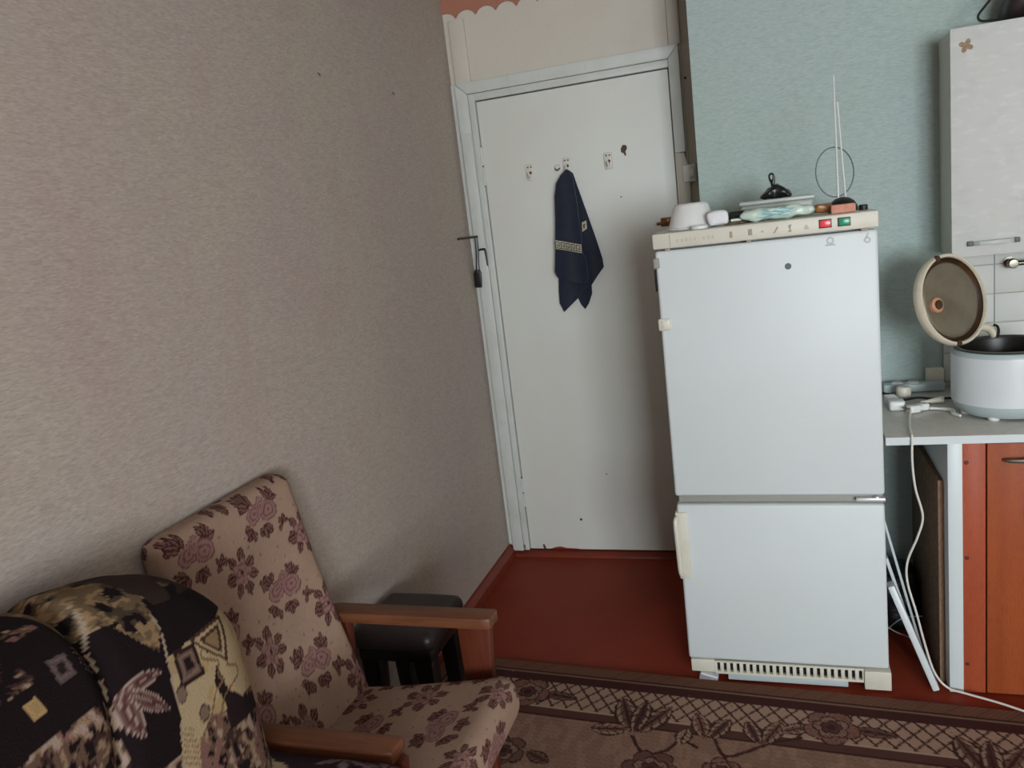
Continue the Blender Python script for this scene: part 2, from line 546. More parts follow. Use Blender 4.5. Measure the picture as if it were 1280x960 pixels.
obj('jamb', box(ci0 + .001, DX0 - .004, YD - .012, YD + .03, .026, cz - .001, .002), 'white_paint', frame)
obj('jamb', box(DX0 - .004, DX1 + .004, YD - .012, YD + .03, DZ1 + .005, cz - .001, .002), 'white_paint', frame)
obj('jamb', box(DX1 + .004, ci1 + .02, YD - .006, YD + .03, .026, cz - .001, .002), 'cream_paint', frame)
# lower right batten with a slanted top, where the switch sits
obj('lower_batten', prism([(-.345, .026), (-.312, .026), (-.302, 1.66), (-.318, 1.722), (-.345, 1.722)], 1, YD - .014, YD + .006, .002), 'cream_paint', frame)

door = bpy.data.objects.new('door_1', None)
COL.objects.link(door)
door.location = ((DX0 + DX1) / 2, YD, .026)
door['kind'] = 'structure'
door['label'] = 'flat white painted door with worn edges'
YF = YD - .004                                          # front face of the leaf
obj('leaf', box(DX0, DX1, YF, YD + .028, .03, DZ1, .003), 'door_paint', door)
for (z0, z1) in ((1.70, 1.86), (.24, .38)):
    hb = tube([(DX0 - .003, YF - .004, z0), (DX0 - .003, YF - .004, (z0 + z1) / 2 - .003)], .0065, 10, False)
    tube([(DX0 - .003, YF - .004, (z0 + z1) / 2 + .003), (DX0 - .003, YF - .004, z1)], .0065, 10, False, hb)
    hg = obj('hinge', hb, 'white_paint', door)
    obj('hinge_pin', tube([(DX0 - .003, YF - .004, z0 - .004), (DX0 - .003, YF - .004, z1 + .004)], .004, 8, False), 'dark_steel', hg)
# paint chips and small holes with shapes of their own
obj('paint_chip', prism([(-.556, 1.752), (-.566, 1.758), (-.566, 1.772), (-.557, 1.785), (-.544, 1.783), (-.540, 1.771), (-.548, 1.758), (-.546, 1.742), (-.552, 1.742)], 1, YF - .0012, YF + .002), 'chip', door)
for (cx, cz_, rr) in ((-.897, .177, .006), (-.758, .393, .003), (-.582, 1.583, .003)):
    obj('nail_hole', lathe([(0, .001), (rr, .001), (rr, -.001)], Matrix.Translation((cx, YF, cz_)) @ Matrix.Rotation(R(90), 4, 'X'), 10), 'chip', door)
obj('paint_chip', prism([(-1.09, .03), (-1.094, .05), (-1.088, .055), (-1.083, .047), (-1.078, .03)], 1, YF - .001, YF + .002), 'chip', door)
obj('paint_chip', prism([(-1.06, .03), (-1.03, .04), (-1.01, .043), (-.98, .036), (-.93, .034), (-.91, .03)], 1, YF - .001, YF + .002), 'floor', door)
obj('paint_chip', prism([(DX0 - .026, .03), (DX0 - .03, .05), (DX0 - .024, .055), (DX0 - .022, .03)], 1, YD - .0135, YD - .01), 'chip', door)
# knob escutcheon beside the refrigerator and key in the lock
lk = thing('door_latch_knob', 'small dark latch knob on the door just left of the refrigerator door', 'latch', (-.452, YF, .93))
obj('plate', lathe([(0, .004), (.016, .004), (.018, 0)], Matrix.Translation((-.447, YF, .935)) @ Matrix.Rotation(R(90), 4, 'X'), 16), 'dark_steel', lk)
obj('knob', lathe([(0, .034), (.010, .032), (.013, .026), (.010, .018), (.006, .012), (.006, .002)], Matrix.Translation((-.447, YF, .935)) @ Matrix.Rotation(R(90), 4, 'X'), 16), 'brass', lk)
kh = thing('door_bolt', 'old brass door bolt sticking out beside the white bowl', 'bolt', (-.41, YF, 1.46))
obj('bolt_plate', box(-.43, -.375, YF - .006, YF, 1.445, 1.480, .003), 'brass', kh)
obj('bolt_rod', tube([(-.445, YF - .014, 1.458), (-.365, YF - .014, 1.462)], .006, 10, False), 'brass', kh)
obj('bolt_knob', lathe([(0, .03), (.008, .028), (.009, .02), (.005, .014), (.005, .004)], Matrix.Translation((-.402, YF - .006, 1.468)) @ Matrix.Rotation(R(90), 4, 'X'), 12), 'brass', kh)

# ------------------------------------------------------------------ hooks on the door
hook_where = ['leftmost white double hook screwed to the door', 'white hook under the navy towel on the door', 'rightmost white double hook on the door, below the brown paint chip']
hook_xz = [(-.955, 1.731), (-.794, 1.738), (-.621, 1.734)]
for (hx_, hz), lb in zip(hook_xz, hook_where):
    t = thing('coat_hook', lb, 'hook', (hx_, YF, hz - .03), 'white hooks on the door')
    obj('back_plate', box(hx_ - .017, hx_ + .017, YF - .004, YF, hz - .036, hz + .030, .004), 'hook_paint', t)
    obj('prong', tube([(hx_ + .002, YF - .003, hz - .012), (hx_ + .002, YF - .018, hz - .022), (hx_ + .002, YF - .026, hz - .018), (hx_ + .002, YF - .03, hz - .004)], .0045, 8), 'hook_paint', t)
    obj('hook_hole', lathe([(0, .001), (.006, .001), (.0065, -.0005)], Matrix.Translation((hx_ + .003, YF - .0042, hz - .004)) @ Matrix.Rotation(R(90), 4, 'X'), 10), 'chip', t)
    for dx in (-.0065, .0075):
        obj('screw', lathe([(0, .0015), (.003, .001), (.0035, 0)], Matrix.Translation((hx_ + dx, YF - .004, hz + .019)) @ Matrix.Rotation(R(90), 4, 'X'), 10), 'chip', t)
t = thing('peg_hook', 'small round white peg hook between the leftmost hook and the towel', 'hook', (-.833, YF, 1.72))
obj('peg', lathe([(0, .016), (.009, .015), (.011, .011), (.008, .004), (.012, .002), (.013, 0)], Matrix.Translation((-.833, YF, 1.734)) @ Matrix.Rotation(R(90), 4, 'X'), 20), 'hook_paint', t)
obj('prong', tube([(-.841, YF - .012, 1.731), (-.838, YF - .016, 1.724), (-.830, YF - .016, 1.722), (-.823, YF - .012, 1.730)], .003, 8), 'chip', t)


# ------------------------------------------------------------------ towel
def cloth_poly(poly, yfun, thick=.005, step=.006):
    """fill a polygon (x,z) with a grid trimmed to it, pushed in depth by yfun(x,z); solid with thickness."""
    bmx = bmesh.new()
    P = []
    for i in range(len(poly)):
        a, b = Vector(poly[i]), Vector(poly[(i + 1) % len(poly)])
        n = max(1, int((b - a).length / step))
        for k_ in range(n):
            P.append(a.lerp(b, k_ / n))
    vs_ = [bmx.verts.new((q.x, 0, q.y)) for q in P]
    bmx.faces.new(vs_)
    xs = [q.x for q in P]
    zs = [q.y for q in P]
    xx = min(xs) + step
    while xx < max(xs):
        bmesh.ops.bisect_plane(bmx, geom=bmx.verts[:] + bmx.edges[:] + bmx.faces[:], plane_co=(xx, 0, 0), plane_no=(1, 0, 0))
        xx += step
    zz = min(zs) + step * 2
    while zz < max(zs):
        bmesh.ops.bisect_plane(bmx, geom=bmx.verts[:] + bmx.edges[:] + bmx.faces[:], plane_co=(0, 0, zz), plane_no=(0, 0, 1))
        zz += step * 2
    bmesh.ops.triangulate(bmx, faces=[f for f in bmx.faces if len(f.verts) > 4])
    for v in bmx.verts:
        v.co.y = yfun(v.co.x, v.co.z)
    ret = bmesh.ops.solidify(bmx, geom=bmx.faces[:], thickness=thick)
    return bmx


tw = thing('hand_towel', 'navy terry hand towel with a meander border hanging on the door', 'towel', (-.79, YF, 1.13))
A = [(-.788, 1.72), (-.815, 1.70), (-.837, 1.669), (-.848, 1.617), (-.855, 1.529), (-.864, 1.447), (-.871, 1.385), (-.881, 1.308), (-.872, 1.283), (-.823, 1.264), (-.759, 1.248), (-.739, 1.274), (-.741, 1.344), (-.756, 1.387), (-.751, 1.448), (-.755, 1.531), (-.758, 1.606), (-.764, 1.68), (-.775, 1.712)]
B = [(-.782, 1.716), (-.766, 1.701), (-.754, 1.652), (-.734, 1.576), (-.713, 1.499), (-.693, 1.421), (-.676, 1.344), (-.674, 1.309), (-.708, 1.271), (-.736, 1.238), (-.769, 1.234), (-.772, 1.346), (-.772, 1.485), (-.778, 1.622)]
Cc = [(-.874, 1.293), (-.881, 1.222), (-.883, 1.172), (-.867, 1.133), (-.832, 1.161), (-.792, 1.193), (-.747, 1.246), (-.758, 1.275), (-.829, 1.289)]
Dd = [(-.777, 1.248), (-.801, 1.186), (-.79, 1.157), (-.775, 1.138), (-.757, 1.161), (-.739, 1.202), (-.738, 1.237), (-.752, 1.26)]


def fold(x, z, amp, fr, ph):
    s = (1.73 - z) / .5
    return amp * (0.25 + s) * math.sin((x + .79) / (0.12 + .1 * s) * fr + ph)


obj('front_fold', cloth_poly(A, lambda x, z: YF - .042 - fold(x, z, .009, 9, .6) - .006 * min(1, (1.72 - z) / .1)), 'navy', tw, angle=70)
obj('side_fold', cloth_poly(B, lambda x, z: YF - .026 - fold(x, z, .007, 11, 2.2)), 'navy', tw, angle=70)
obj('lower_corner', cloth_poly(Cc, lambda x, z: YF - .026 - fold(x, z, .006, 8, 1.4)), 'navy', tw, angle=70)
obj('lower_corner', cloth_poly(Dd, lambda x, z: YF - .012 - fold(x, z, .002, 8, .4)), 'navy', tw, angle=70)


def yA(x, z):
    return YF - .042 - fold(x, z, .009, 9, .6) - .006 * min(1, (1.72 - z) / .1)


def band_pt(s, t_, off):
    x = (-.866 + .112 * s)
    z = (1.443 - .031 * s) - .036 * t_ - .002 * (1 - s)
    return (x, yA(x, z) - off, z)


nb = 40
V, F = [], []
for i in range(nb + 1):
    for j in range(2):
        V.append(band_pt(i / nb, j, .0065))
for i in range(nb):
    F.append((i * 2, i * 2 + 1, i * 2 + 3, i * 2 + 2))
bnd = obj('woven_band', from_vf(V, F), 'band', tw)
V, F = [], []


def stroke(s0, t0, s1, t1, w=.028):
    # thin line on the band
    n = 4
    ds, dt = s1 - s0, t1 - t0
    L_ = math.hypot(ds * 3.1, dt)
    ns, ntt = -dt / L_ / 3.1 * w * 3, ds * 3.1 / L_ * w * 3
    for k_ in range(n + 1):
        f = k_ / n
        b = len(V)
        V.append(band_pt(s0 + ds * f + ns * .5, t0 + dt * f + ntt * .5, .0074))
        V.append(band_pt(s0 + ds * f - ns * .5, t0 + dt * f - ntt * .5, .0074))
        if k_:
            F.append((b - 2, b - 1, b + 1, b))


for u in range(5):
    a = u / 5 + .015
    w = .165
    for (p0, p1) in (((0, .86), (0, .16)), ((0, .16), (.8, .16)), ((.8, .16), (.8, .66)), ((.8, .66), (.38, .66)), ((.38, .66), (.38, .42)), ((0, .86), (1.2, .86))):
        stroke(a + p0[0] * w, p0[1], min(1, a + p1[0] * w), p1[1])
obj('meander_line', from_vf(V, F), 'navy', bnd)
V = [(-.747, YF - .040, 1.500), (-.727, YF - .040, 1.506), (-.727, YF - .040, 1.473), (-.749, YF - .040, 1.461)]
b2 = obj('woven_band', from_vf(V, [(0, 1, 2, 3)]), 'band', tw)
obj('meander_line', prism([(-.742, 1.490), (-.733, 1.494), (-.733, 1.490), (-.736, 1.488), (-.737, 1.476), (-.741, 1.474)], 1, YF - .0408, YF - .0402), 'navy', b2)

# tool hanging from a rod on the left casing
t = thing('hanging_brush', 'narrow black brush hanging from a rod beside the beige wall', 'brush', (-1.235, YD - .03, 1.26))
obj('rod', tube([(-1.215, YD - .02, 1.491), (-1.222, YD - .06, 1.492), (-1.238, YD - .20, 1.494)], .0045, 8, False), 'dark_steel', t)
obj('handle', tube([(-1.220, YD - .035, 1.498), (-1.222, YD - .033, 1.44), (-1.228, YD - .033, 1.38), (-1.231, YD - .033, 1.34)], [.007, .0075, .007, .010], 8), 'black_plastic', t)
obj('bristle_block', prism([(-1.241, 1.352), (-1.222, 1.352), (-1.217, 1.335), (-1.222, 1.272), (-1.252, 1.274), (-1.250, 1.335)], 1, YD - .042, YD - .026, .003), 'black_plastic', t)
t = thing('latch_hook', 'thin dark hook latch on the left door casing below the rod', 'hook', (-1.19, YD - .03, 1.36))
obj('hook_arm', tube([(-1.222, YD - .024, 1.432), (-1.196, YD - .024, 1.436), (-1.189, YD - .024, 1.425), (-1.187, YD - .024, 1.362)], [.003, .006, .005, .003], 8), 'dark_steel', t)
struct('trim_8', box(-1.232, -1.186, YD - .03, YD - .0225, 1.44, 1.92, .002), 'white_paint', 'thin strip nailed on the left casing')

for (yy, zz, lb) in ((2.241, 2.036, 'tiny dark nail in the beige wall, nearer the sofa'), (2.744, 2.033, 'tiny dark nail in the beige wall, nearer the door')):
    tag(obj('nail', tube([(X0 + .0005, yy, zz + .004), (X0 + .006, yy, zz), (X0 + .008, yy, zz - .006)], [.0012, .0018, .0012], 8), 'chip'), lb, 'nail', 'nails in the beige wall')
# light switch by the blue wall
t = thing('light_switch', 'small white light switch on the batten beside the blue wall', 'switch', (-.299, YD - .014, 1.61))
obj('switch_base', box(-.326, -.275, YD - .034, YD - .0005, 1.607, 1.675, .006, 3), 'white_plastic', t)
obj('rocker', box(-.303, -.281, YD - .042, YD - .033, 1.622, 1.66, .004, 3), 'white_plastic', t)
obj('switch_wire', tube([(-.306, YD + .004, 1.672), (-.308, YD - .002, 1.74), (-.306, YD + .002, 1.95), (-.306, YD + .002, 2.12)], .003, 6), 'cream_paint', t)
struct('trim_9', lathe([(0, .0015), (.005, .001), (.005, 0)], Matrix.Translation((-.294, YD + .006, 2.0)) @ Matrix.Rotation(R(90), 4, 'X'), 10), 'dark', 'small dark nail in the filler strip')

# ------------------------------------------------------------------ refrigerator
FX0, FX1, FY = -.335, .268, 2.40
fr = thing('refrigerator', 'old white two-door refrigerator with a yellowed control panel', 'refrigerator', ((FX0 + FX1) / 2, 2.67, 0))
obj('cabinet', box(FX0 + .006, FX1 - .006, FY + .058, 2.955, .05, 1.408, .006), 'enamel', fr)
ud = obj('upper_door', box(FX0, FX1, FY, FY + .052, .640, 1.4045, .009, 3), 'enamel', fr)
ld = obj('lower_door', box(FX0 + .002, FX1 - .001, FY, FY + .052, .078, .612, .009, 3), 'enamel', fr)
obj('gasket', box(FX0 + .012, FX1 - .012, FY + .05, FY + .06, .09, 1.39), 'gasket', fr)
obj('middle_rail', box(FX0 + .01, FX1 - .004, FY + .018, FY + .058, .614, .638, .002), 'gasket', fr)
hg = obj('middle_hinge', box(.19, FX1 + .001, FY - .004, FY + .02, .622, .632, .002), 'chrome', fr)
obj('hinge_bolt', lathe([(0, .004), (.006, .004), (.007, 0)], Matrix.Translation((.247, FY + .004, .632)), 12), 'chrome', hg)
cp = obj('control_panel', box(FX0 - .003, FX1 + .002, FY - .010, 2.955, 1.410, 1.455, .005), 'cream_plastic', fr)
FP = FY - .010
obj('panel_joint', box(-.288, -.2865, FP - .0006, FP + .002, 1.414, 1.451), 'glyph', cp)
for (xa, mt) in ((.119, 'red_lens'), (.167, 'green_lens')):
    fo = obj('indicator_frame', box(xa, xa + .033, FP - .0025, FP + .002, 1.422, 1.446, .001), 'lens_frame', cp)
    obj('indicator_lens', box(xa + .003, xa + .030, FP - .0040, FP - .001, 1.425, 1.443, .001), mt, fo)
for i in range(9):
    if i != 5:
        w = random.uniform(.005, .008)
        x = -.268 + i * .0125
        obj('worn_lettering', box(x, x + w, FP - .0004, FP + .001, 1.426, 1.426 + random.uniform(.008, .011)), 'faint_mark', cp, False)
obj('pictogram', box(-.119, -.111, FP - .0005, FP + .001, 1.422, 1.440, .0004), 'glyph', cp)
obj('pictogram', box(-.068, -.057, FP - .0005, FP + .001, 1.424, 1.441, .0004), 'glyph', cp)
obj('pictogram', box(-.033, -.026, FP - .0005, FP + .001, 1.428, 1.434, .0004), 'faint_mark', cp)
obj('pictogram', prism([(-.002, 1.422), (.003, 1.422), (.014, 1.438), (.010, 1.440)], 1, FP - .0005, FP + .001), 'glyph', cp)
obj('pictogram', prism([(.038, 1.422), (.048, 1.422), (.045, 1.432), (.049, 1.441), (.041, 1.442), (.039, 1.434), (.043, 1.430)], 1, FP - .0005, FP + .001), 'glyph', cp)
obj('pictogram', prism([(.080, 1.424), (.094, 1.424), (.088, 1.438), (.082, 1.434)], 1, FP - .0005, FP + .001), 'faint_mark', cp)
for (xa, xb) in ((-.305, -.290), (-.075, -.062), (.226, .245)):
    obj('top_bracket', box(xa, xb, FY - .002, FY + .03, 1.4035, 1.4098, .001), 'glyph', fr)
# badges on the upper door
obj('lock_plug', lathe([(0, .003), (.0075, .003), (.009, 0)], Matrix.Translation((.034, FY, 1.326)) @ Matrix.Rotation(R(90), 4, 'X'), 20), 'dot', ud)
lg = obj('emblem', lathe([(.006, 0), (.006, .0012), (.010, .0012), (.010, 0)], Matrix.Translation((.147, FY, 1.386)) @ Matrix.Rotation(R(90), 4, 'X'), 20), 'grey_mark', ud)
obj('emblem_base', prism([(.133, 1.372), (.161, 1.372), (.158, 1.377), (.136, 1.377)], 1, FY - .0012, FY + .001), 'grey_mark', lg)
obj('emblem', lathe([(.004, 0), (.004, .0012), (.009, .0012), (.009, 0)], Matrix.Translation((.241, FY, 1.378)) @ Matrix.Rotation(R(90), 4, 'X'), 20), 'grey_mark', ud)
obj('emblem', prism([(.236, 1.384), (.240, 1.384), (.246, 1.396), (.242, 1.397)], 1, FY - .0012, FY + .001), 'grey_mark', ud)
# handles
hb = obj('handle_block', box(FX0 - .006, FX0 + .030, FY - .006, FY + .03, 1.168, 1.204, .004), 'cream_plastic', ud)
obj('handle_inlay', box(FX0 + .006, FX0 + .026, FY - .008, FY - .004, 1.174, 1.198, .001), 'ivory_plastic', hb)
obj('upper_clip', box(FX0 - .006, FX0 + .012, FY - .003, FY + .03, 1.355, 1.385, .003), 'gasket', ud)
obj('edge_handle', box(FX0 - .008, FX0 + .004, FY + .012, FY + .05, 1.285, 1.350, .003), 'dark', ud)
hd = obj('door_handle', box(FX0 - .004, FX0 + .034, FY - .006, FY + .03, .362, .588, .004), 'cream_plastic', ld)
obj('grip', tube([(FX0 + .004, FY - .004, .572), (FX0 - .002, FY - .020, .560), (FX0 + .000, FY - .024, .475), (FX0 + .002, FY - .020, .392), (FX0 + .008, FY - .004, .378)], .0075, 10), 'cream_plastic', hd)
# plinth
pl = obj('plinth', box(FX0 + .008, -.252, FY + .004, FY + .055, .030, .074, .003), 'cream_plastic', fr)
obj('plinth_block', box(.196, FX1 + .004, FY - .004, FY + .055, .008, .070, .003), 'cream_plastic', fr)
gv = obj('grille', box(-.252, .196, FY + .020, FY + .055, .026, .072), 'dark', fr)
obj('grille_rail', box(-.252, .196, FY + .004, FY + .02, .026, .034, .001), 'cream_plastic', gv)
obj('grille_rail', box(-.252, .196, FY + .004, FY + .02, .066, .072, .001), 'cream_plastic', gv)
ns_ = 23
for i in range(ns_):
    xa = -.250 + i * (.446 / (ns_ - 1)) - .0055
    obj('vent_slat', box(xa, xa + .011, FY + .004, FY + .021, .033, .067, .001), 'cream_plastic', gv)
obj('drip_tray', box(-.212, .150, FY + .006, FY + .3, .006, .0255, .002), 'cooker_grey', fr)
for (x, y) in ((-.29, FY + .09), (.222, FY + .07), (-.29, 2.90), (.222, 2.90)):
    obj('foot', lathe([(0, 0), (.018, 0), (.018, .006), (.009, .012), (.009, .052)], Matrix.Translation((x, y, 0)), 16), 'white_plastic', fr)
t = thing('shim', 'folded white card shims under the left front foot of the refrigerator', 'shim', (-.27, FY + .03, 0))
obj('card', box(-.305, -.245, FY - .002, FY + .07, .0002, .006, .001), 'paper', t)
V_, F_ = rgrid((.055, .05, .006), .002, .01)
V_ = V_ @ np.array(Matrix.Rotation(R(14), 3, 'Y')).T
obj('card', from_vf(V_ + np.array([-.272, FY + .028, .0165]), F_), 'paper', t)

# ------------------------------------------------------------------ things on top of the refrigerator
ZF = 1.4555
t = thing('bowl', 'white plastic bowl turned upside down on the refrigerator', 'bowl', (-.236, 2.52, ZF))
obj('bowl_wall', lathe([(.070, 0), (.074, .001), (.074, .006), (.070, .008), (.052, .068), (.047, .074), (.040, .076), (0, .0765)], Matrix.Translation((-.233, 2.525, ZF)), 40), 'white_plastic', t)
V, F = rgrid((.055, .04, .040), .010, .006)
V = crumple(V, .006, 26, 3)
tag(obj('paper_packet', from_vf(V + np.array([-.152, 2.455, ZF + .024]), F), 'paper', None, angle=50), 'crumpled white paper packet in front of the upturned bowl', 'packet')
tag(obj('jar_lid', lathe([(0, 0), (.024, 0), (.025, .002), (.025, .008), (.023, .010), (0, .010)], Matrix.Translation((-.205, 2.432, ZF)), 28), 'white_plastic'), 'flat white jar lid at the front edge of the refrigerator top', 'lid')
tag(obj('eyeglass_case', box(-.125, -.058, 2.55, 2.60, ZF, ZF + .035, .006, 3), 'black_plastic'), 'small black case between the paper packet and the wipes', 'case')
tag(obj('card_scrap', prism([(-.135, 2.46), (-.085, 2.45), (-.070, 2.485), (-.12, 2.51)], 2, ZF, ZF + .008, .002), 'brown_thing'), 'flat brown scrap in front of the small black case', 'scrap')
t = thing('food_container', 'translucent white box behind the pack of wipes', 'container', (.01, 2.66, ZF))
obj('container_body', box(-.092, .118, 2.61, 2.73, ZF, ZF + .046, .008, 3), 'clear', t)
obj('container_lid', box(-.096, .122, 2.606, 2.734, ZF + .046, ZF + .058, .004, 3), 'clear', t)
t = thing('wipes_pack', 'crumpled pale mint pack with teal print on the refrigerator', 'pack', (.01, 2.49, ZF))
V, F = rgrid((.205, .085, .034), .014, .006)
V[:, 2] *= 1 - .55 * np.clip((np.abs(V[:, 0]) - .06) / .045, 0, 1)
V = crumple(V, .007, 34, 9)
obj('film', from_vf(V + np.array([.012, 2.50, ZF + .020]), F), 'wipes', t, angle=60)
obj('crimped_end', prism([(-.118, 2.475), (-.086, 2.48), (-.086, 2.52), (-.116, 2.53), (-.110, 2.515), (-.117, 2.505), (-.110, 2.49)], 2, ZF + .008, ZF + .016, .002), 'wipes', t)
for (za, hh, x0_, x1_) in ((.013, .003, -.045, .045), (.018, .004, -.030, .052), (.0245, .0045, -.040, .056), (.031, .004, -.026, .060)):
    V, F = [], []
    for i in range(17):
        f = i / 16
        x = x0_ + (x1_ - x0_) * f
        zz = ZF + za + .0022 * math.sin(f * 9 + za * 700)
        hw_ = hh * (.35 + .65 * math.sin(math.pi * f)) / 2
        dep = 2.4545 + 22 * max(0, zz - ZF - .020) ** 2
        V += [(x, dep + .0003, zz - hw_), (x, dep + .0003 + 22 * hw_ * .004, zz + hw_), (x, dep + .004, zz - hw_), (x, dep + .004, zz + hw_)]
        if i:
            b = 4 * i
            F += [(b - 4, b - 3, b + 1, b), (b - 3, b - 1, b + 3, b + 1), (b - 2, b - 4, b, b + 2)]
    obj('teal_stripe', from_vf(V, F), 'wipes_print', t)
t = thing('black_bag', 'knotted black plastic bag on top of the white box', 'bag', (.012, 2.66, ZF + .058))
V, F = rgrid((.092, .07, .034), .016, .006)
V[:, 2] = (V[:, 2] + .017) * (.35 + .95 * np.clip(1 - np.abs(V[:, 0]) / .05, 0, 1))
V = crumple(V, .006, 45, 5)
V[:, 2] = np.maximum(V[:, 2], 0)
V[:, 2] -= V[:, 2].min()
obj('bag_body', from_vf(V + np.array([.014, 2.655, ZF + .0585]), F), 'black_film', t, angle=30)
obj('bag_knot', tube([(.008, 2.65, ZF + .085), (.005, 2.65, ZF + .103), (-.003, 2.65, ZF + .118), (-.003, 2.65, ZF + .130), (.005, 2.65, ZF + .133), (.009, 2.65, ZF + .122), (.006, 2.65, ZF + .104)], [.008, .006, .003, .003, .003, .004, .006], 8), 'black_film', t)
V, F = rgrid((.052, .06, .026), .010, .006)
V = crumple(V, .005, 30, 12)
tag(obj('amber_wrapper', from_vf(V + np.array([.138, 2.51, ZF + .0165]), F), 'amber', None, angle=50), 'crinkled amber wrapper between the mint pack and the antenna', 'wrapper')
tag(obj('small_box', box(.155, .218, 2.435, 2.475, ZF, ZF + .024, .003), 'pink_box'), 'small salmon box in front of the antenna base', 'box')
V, F = rgrid((.024, .024, .016), .006, .005)
tag(obj('bottle_cap', lathe([(0, 0), (.012, 0), (.012, .013), (.010, .015), (0, .015)], Matrix.Translation((.243, 2.5, ZF)), 20), 'dark'), 'dark little cap at the right end of the refrigerator top', 'cap')
t = thing('tv_antenna', 'indoor aerial with black dome base, two rods and a wire ring', 'antenna', (.192, 2.56, ZF))
obj('dome_base', lathe([(0, 0), (.040, 0), (.042, .004), (.040, .014), (.032, .028), (.020, .037), (.008, .041), (0, .0415)], Matrix.Translation((.194, 2.56, ZF)), 32), 'black_plastic', t)
for (xa, xb, zt) in ((.183, .182, 1.831), (.203, .190, 1.758)):
    rd = obj('telescopic_rod', tube([(xa, 2.56, ZF + .030), (xa * .6 + xb * .4, 2.56, ZF + (zt - ZF) * .42), (xb, 2.56, zt)], [.0032, .0027, .0021], 8, False), 'chrome', t)
    obj('rod_tip', lathe([(0, .004), (.002, .003), (.0022, 0), (.0018, -.004)], Matrix.Translation((xb, 2.56, zt)), 8), 'chrome', rd)
ring = []
for k in range(40):
    a = 2 * math.pi * k / 40
    ring.append((.176 + .051 * math.cos(a) , 2.56 + .004, 1.569 + .070 * math.sin(a) - .004 * math.cos(a)))
obj('wire_ring', tube(ring, .0017, 6, False, closed=True), 'dot', t)

# ------------------------------------------------------------------ kitchen base unit
WTZ = .812
wt = tag(obj('worktop', box(.274, XR - .004, 2.41, YB - .002, WTZ - .024, WTZ, .002), 'worktop'), 'grey laminate worktop with a white front edge beside the refrigerator', 'worktop')
obj('edge_strip', box(.2745, XR - .005, 2.4075, 2.4105, WTZ - .0235, WTZ - .0005), 'white_edge', wt)
cb = thing('base_cabinet', 'orange wood kitchen cabinet under the worktop with a white end panel', 'cabinet', (1.2, 2.7, 0))
obj('end_panel', box(.434, .4715, 2.42, 2.98, .004, WTZ - .0245, .001), 'white_edge', cb)
obj('stile', box(.472, .5305, 2.426, 2.444, .004, WTZ - .026, .001), 'pink_wood', cb)
for zz in (.727, .437, .097):
    obj('screw_cap', lathe([(0, .003), (.004, .0025), (.006, 0)], Matrix.Translation((.4825, 2.426, zz)) @ Matrix.Rotation(R(90), 4, 'X'), 12), 'screw', cb)
obj('carcass', box(.472, XR - .02, 2.446, 2.98, .004, WTZ - .0245), 'chipboard', cb)
xd = .534
for i in range(4):
    w = .605
    dr = obj('cabinet_door', box(xd, xd + w - .004, 2.424, 2.443, -.0 + .006, WTZ - .030, .002), 'orange_wood', cb)
    hx0 = xd + .038
    obj('handle', tube([(hx0, 2.424, .735), (hx0 + .012, 2.404, .737), (hx0 + .06, 2.398, .738), (hx0 + .105, 2.404, .737), (hx0 + .118, 2.424, .735)], [.003, .006, .007, .006, .003], 8), 'steel', dr)
    xd += w
t = thing('chipboard_sheet', 'raw chipboard sheet standing against the white cabinet end panel', 'board', (.42, 2.7, 0))
obj('board_face', box(.4185, .4325, 2.482, 2.97, .0005, .655, .001), 'chipboard', t)
obj('board_edge', box(.4185, .4325, 2.479, 2.4825, .0005, .655), 'chip_edge', t)

# ------------------------------------------------------------------ strips leaning between refrigerator and cabinet
def lean_strip(name, b0, t0, w, th, m, label, cat='strip', group='white strips leaning beside the refrigerator', holes=False):
    b0, t0 = Vector(b0), Vector(t0)
    d = (t0 - b0)
    ln = d.length
    zax = d.normalized()
    yax = (Vector((0, 1, 0)) - zax * zax.y).normalized()
    xax = yax.cross(zax)
    mt = Matrix((xax, yax, zax)).transposed().to_4x4()
    mt.translation = b0
    bmx = box(-th / 2, th / 2, -w / 2, w / 2, 0, ln, min(th, w) * .2)
    bmesh.ops.transform(bmx, matrix=mt, verts=bmx.verts[:])
    return tag(obj(name, bmx, m), label, cat, group)


lean_strip('plastic_strip', (.398, 2.435, .006), (.284, 2.475, .325), .05, .020, 'pvc', 'widest white plastic strip leaning at the refrigerator foot')
lean_strip('plastic_strip', (.384, 2.560, .003), (.283, 2.56, .375), .03, .010, 'pvc', 'middle white plastic strip behind the widest one')
lean_strip('plastic_strip', (.395, 2.650, .002), (.281, 2.65, .50), .02, .008, 'pvc', 'tallest thin white strip at the back of the gap')
wire = [(.30, 2.80, .14), (.33, 2.80, .11), (.37, 2.80, .10)]
tag(obj('floor_wire', tube([(.27, 2.62, .115), (.31, 2.62, .085), (.36, 2.63, .055), (.39, 2.64, .0025)], .0022, 6), 'cable_grey'), 'thin grey wire sloping down behind the widest white strip', 'wire', 'thin wires in the gap')
tag(obj('floor_wire', tube([(.265, 2.70, .02), (.30, 2.70, .05), (.345, 2.70, .09), (.405, 2.70, .10)], .0022, 6), 'cable_grey'), 'thin grey wire rising across the dark gap', 'wire', 'thin wires in the gap')
V, F = rgrid((.12, .2, .20), .04, .012)
V = crumple(V, .02, 14, 21)
V[:, 2] -= V[:, 2].min()
tag(obj('dark_sack', from_vf(V + np.array([.345, 2.86, .001]), F), 'black_film', None, angle=40), 'dark plastic sack lying deep in the gap under the worktop', 'sack')

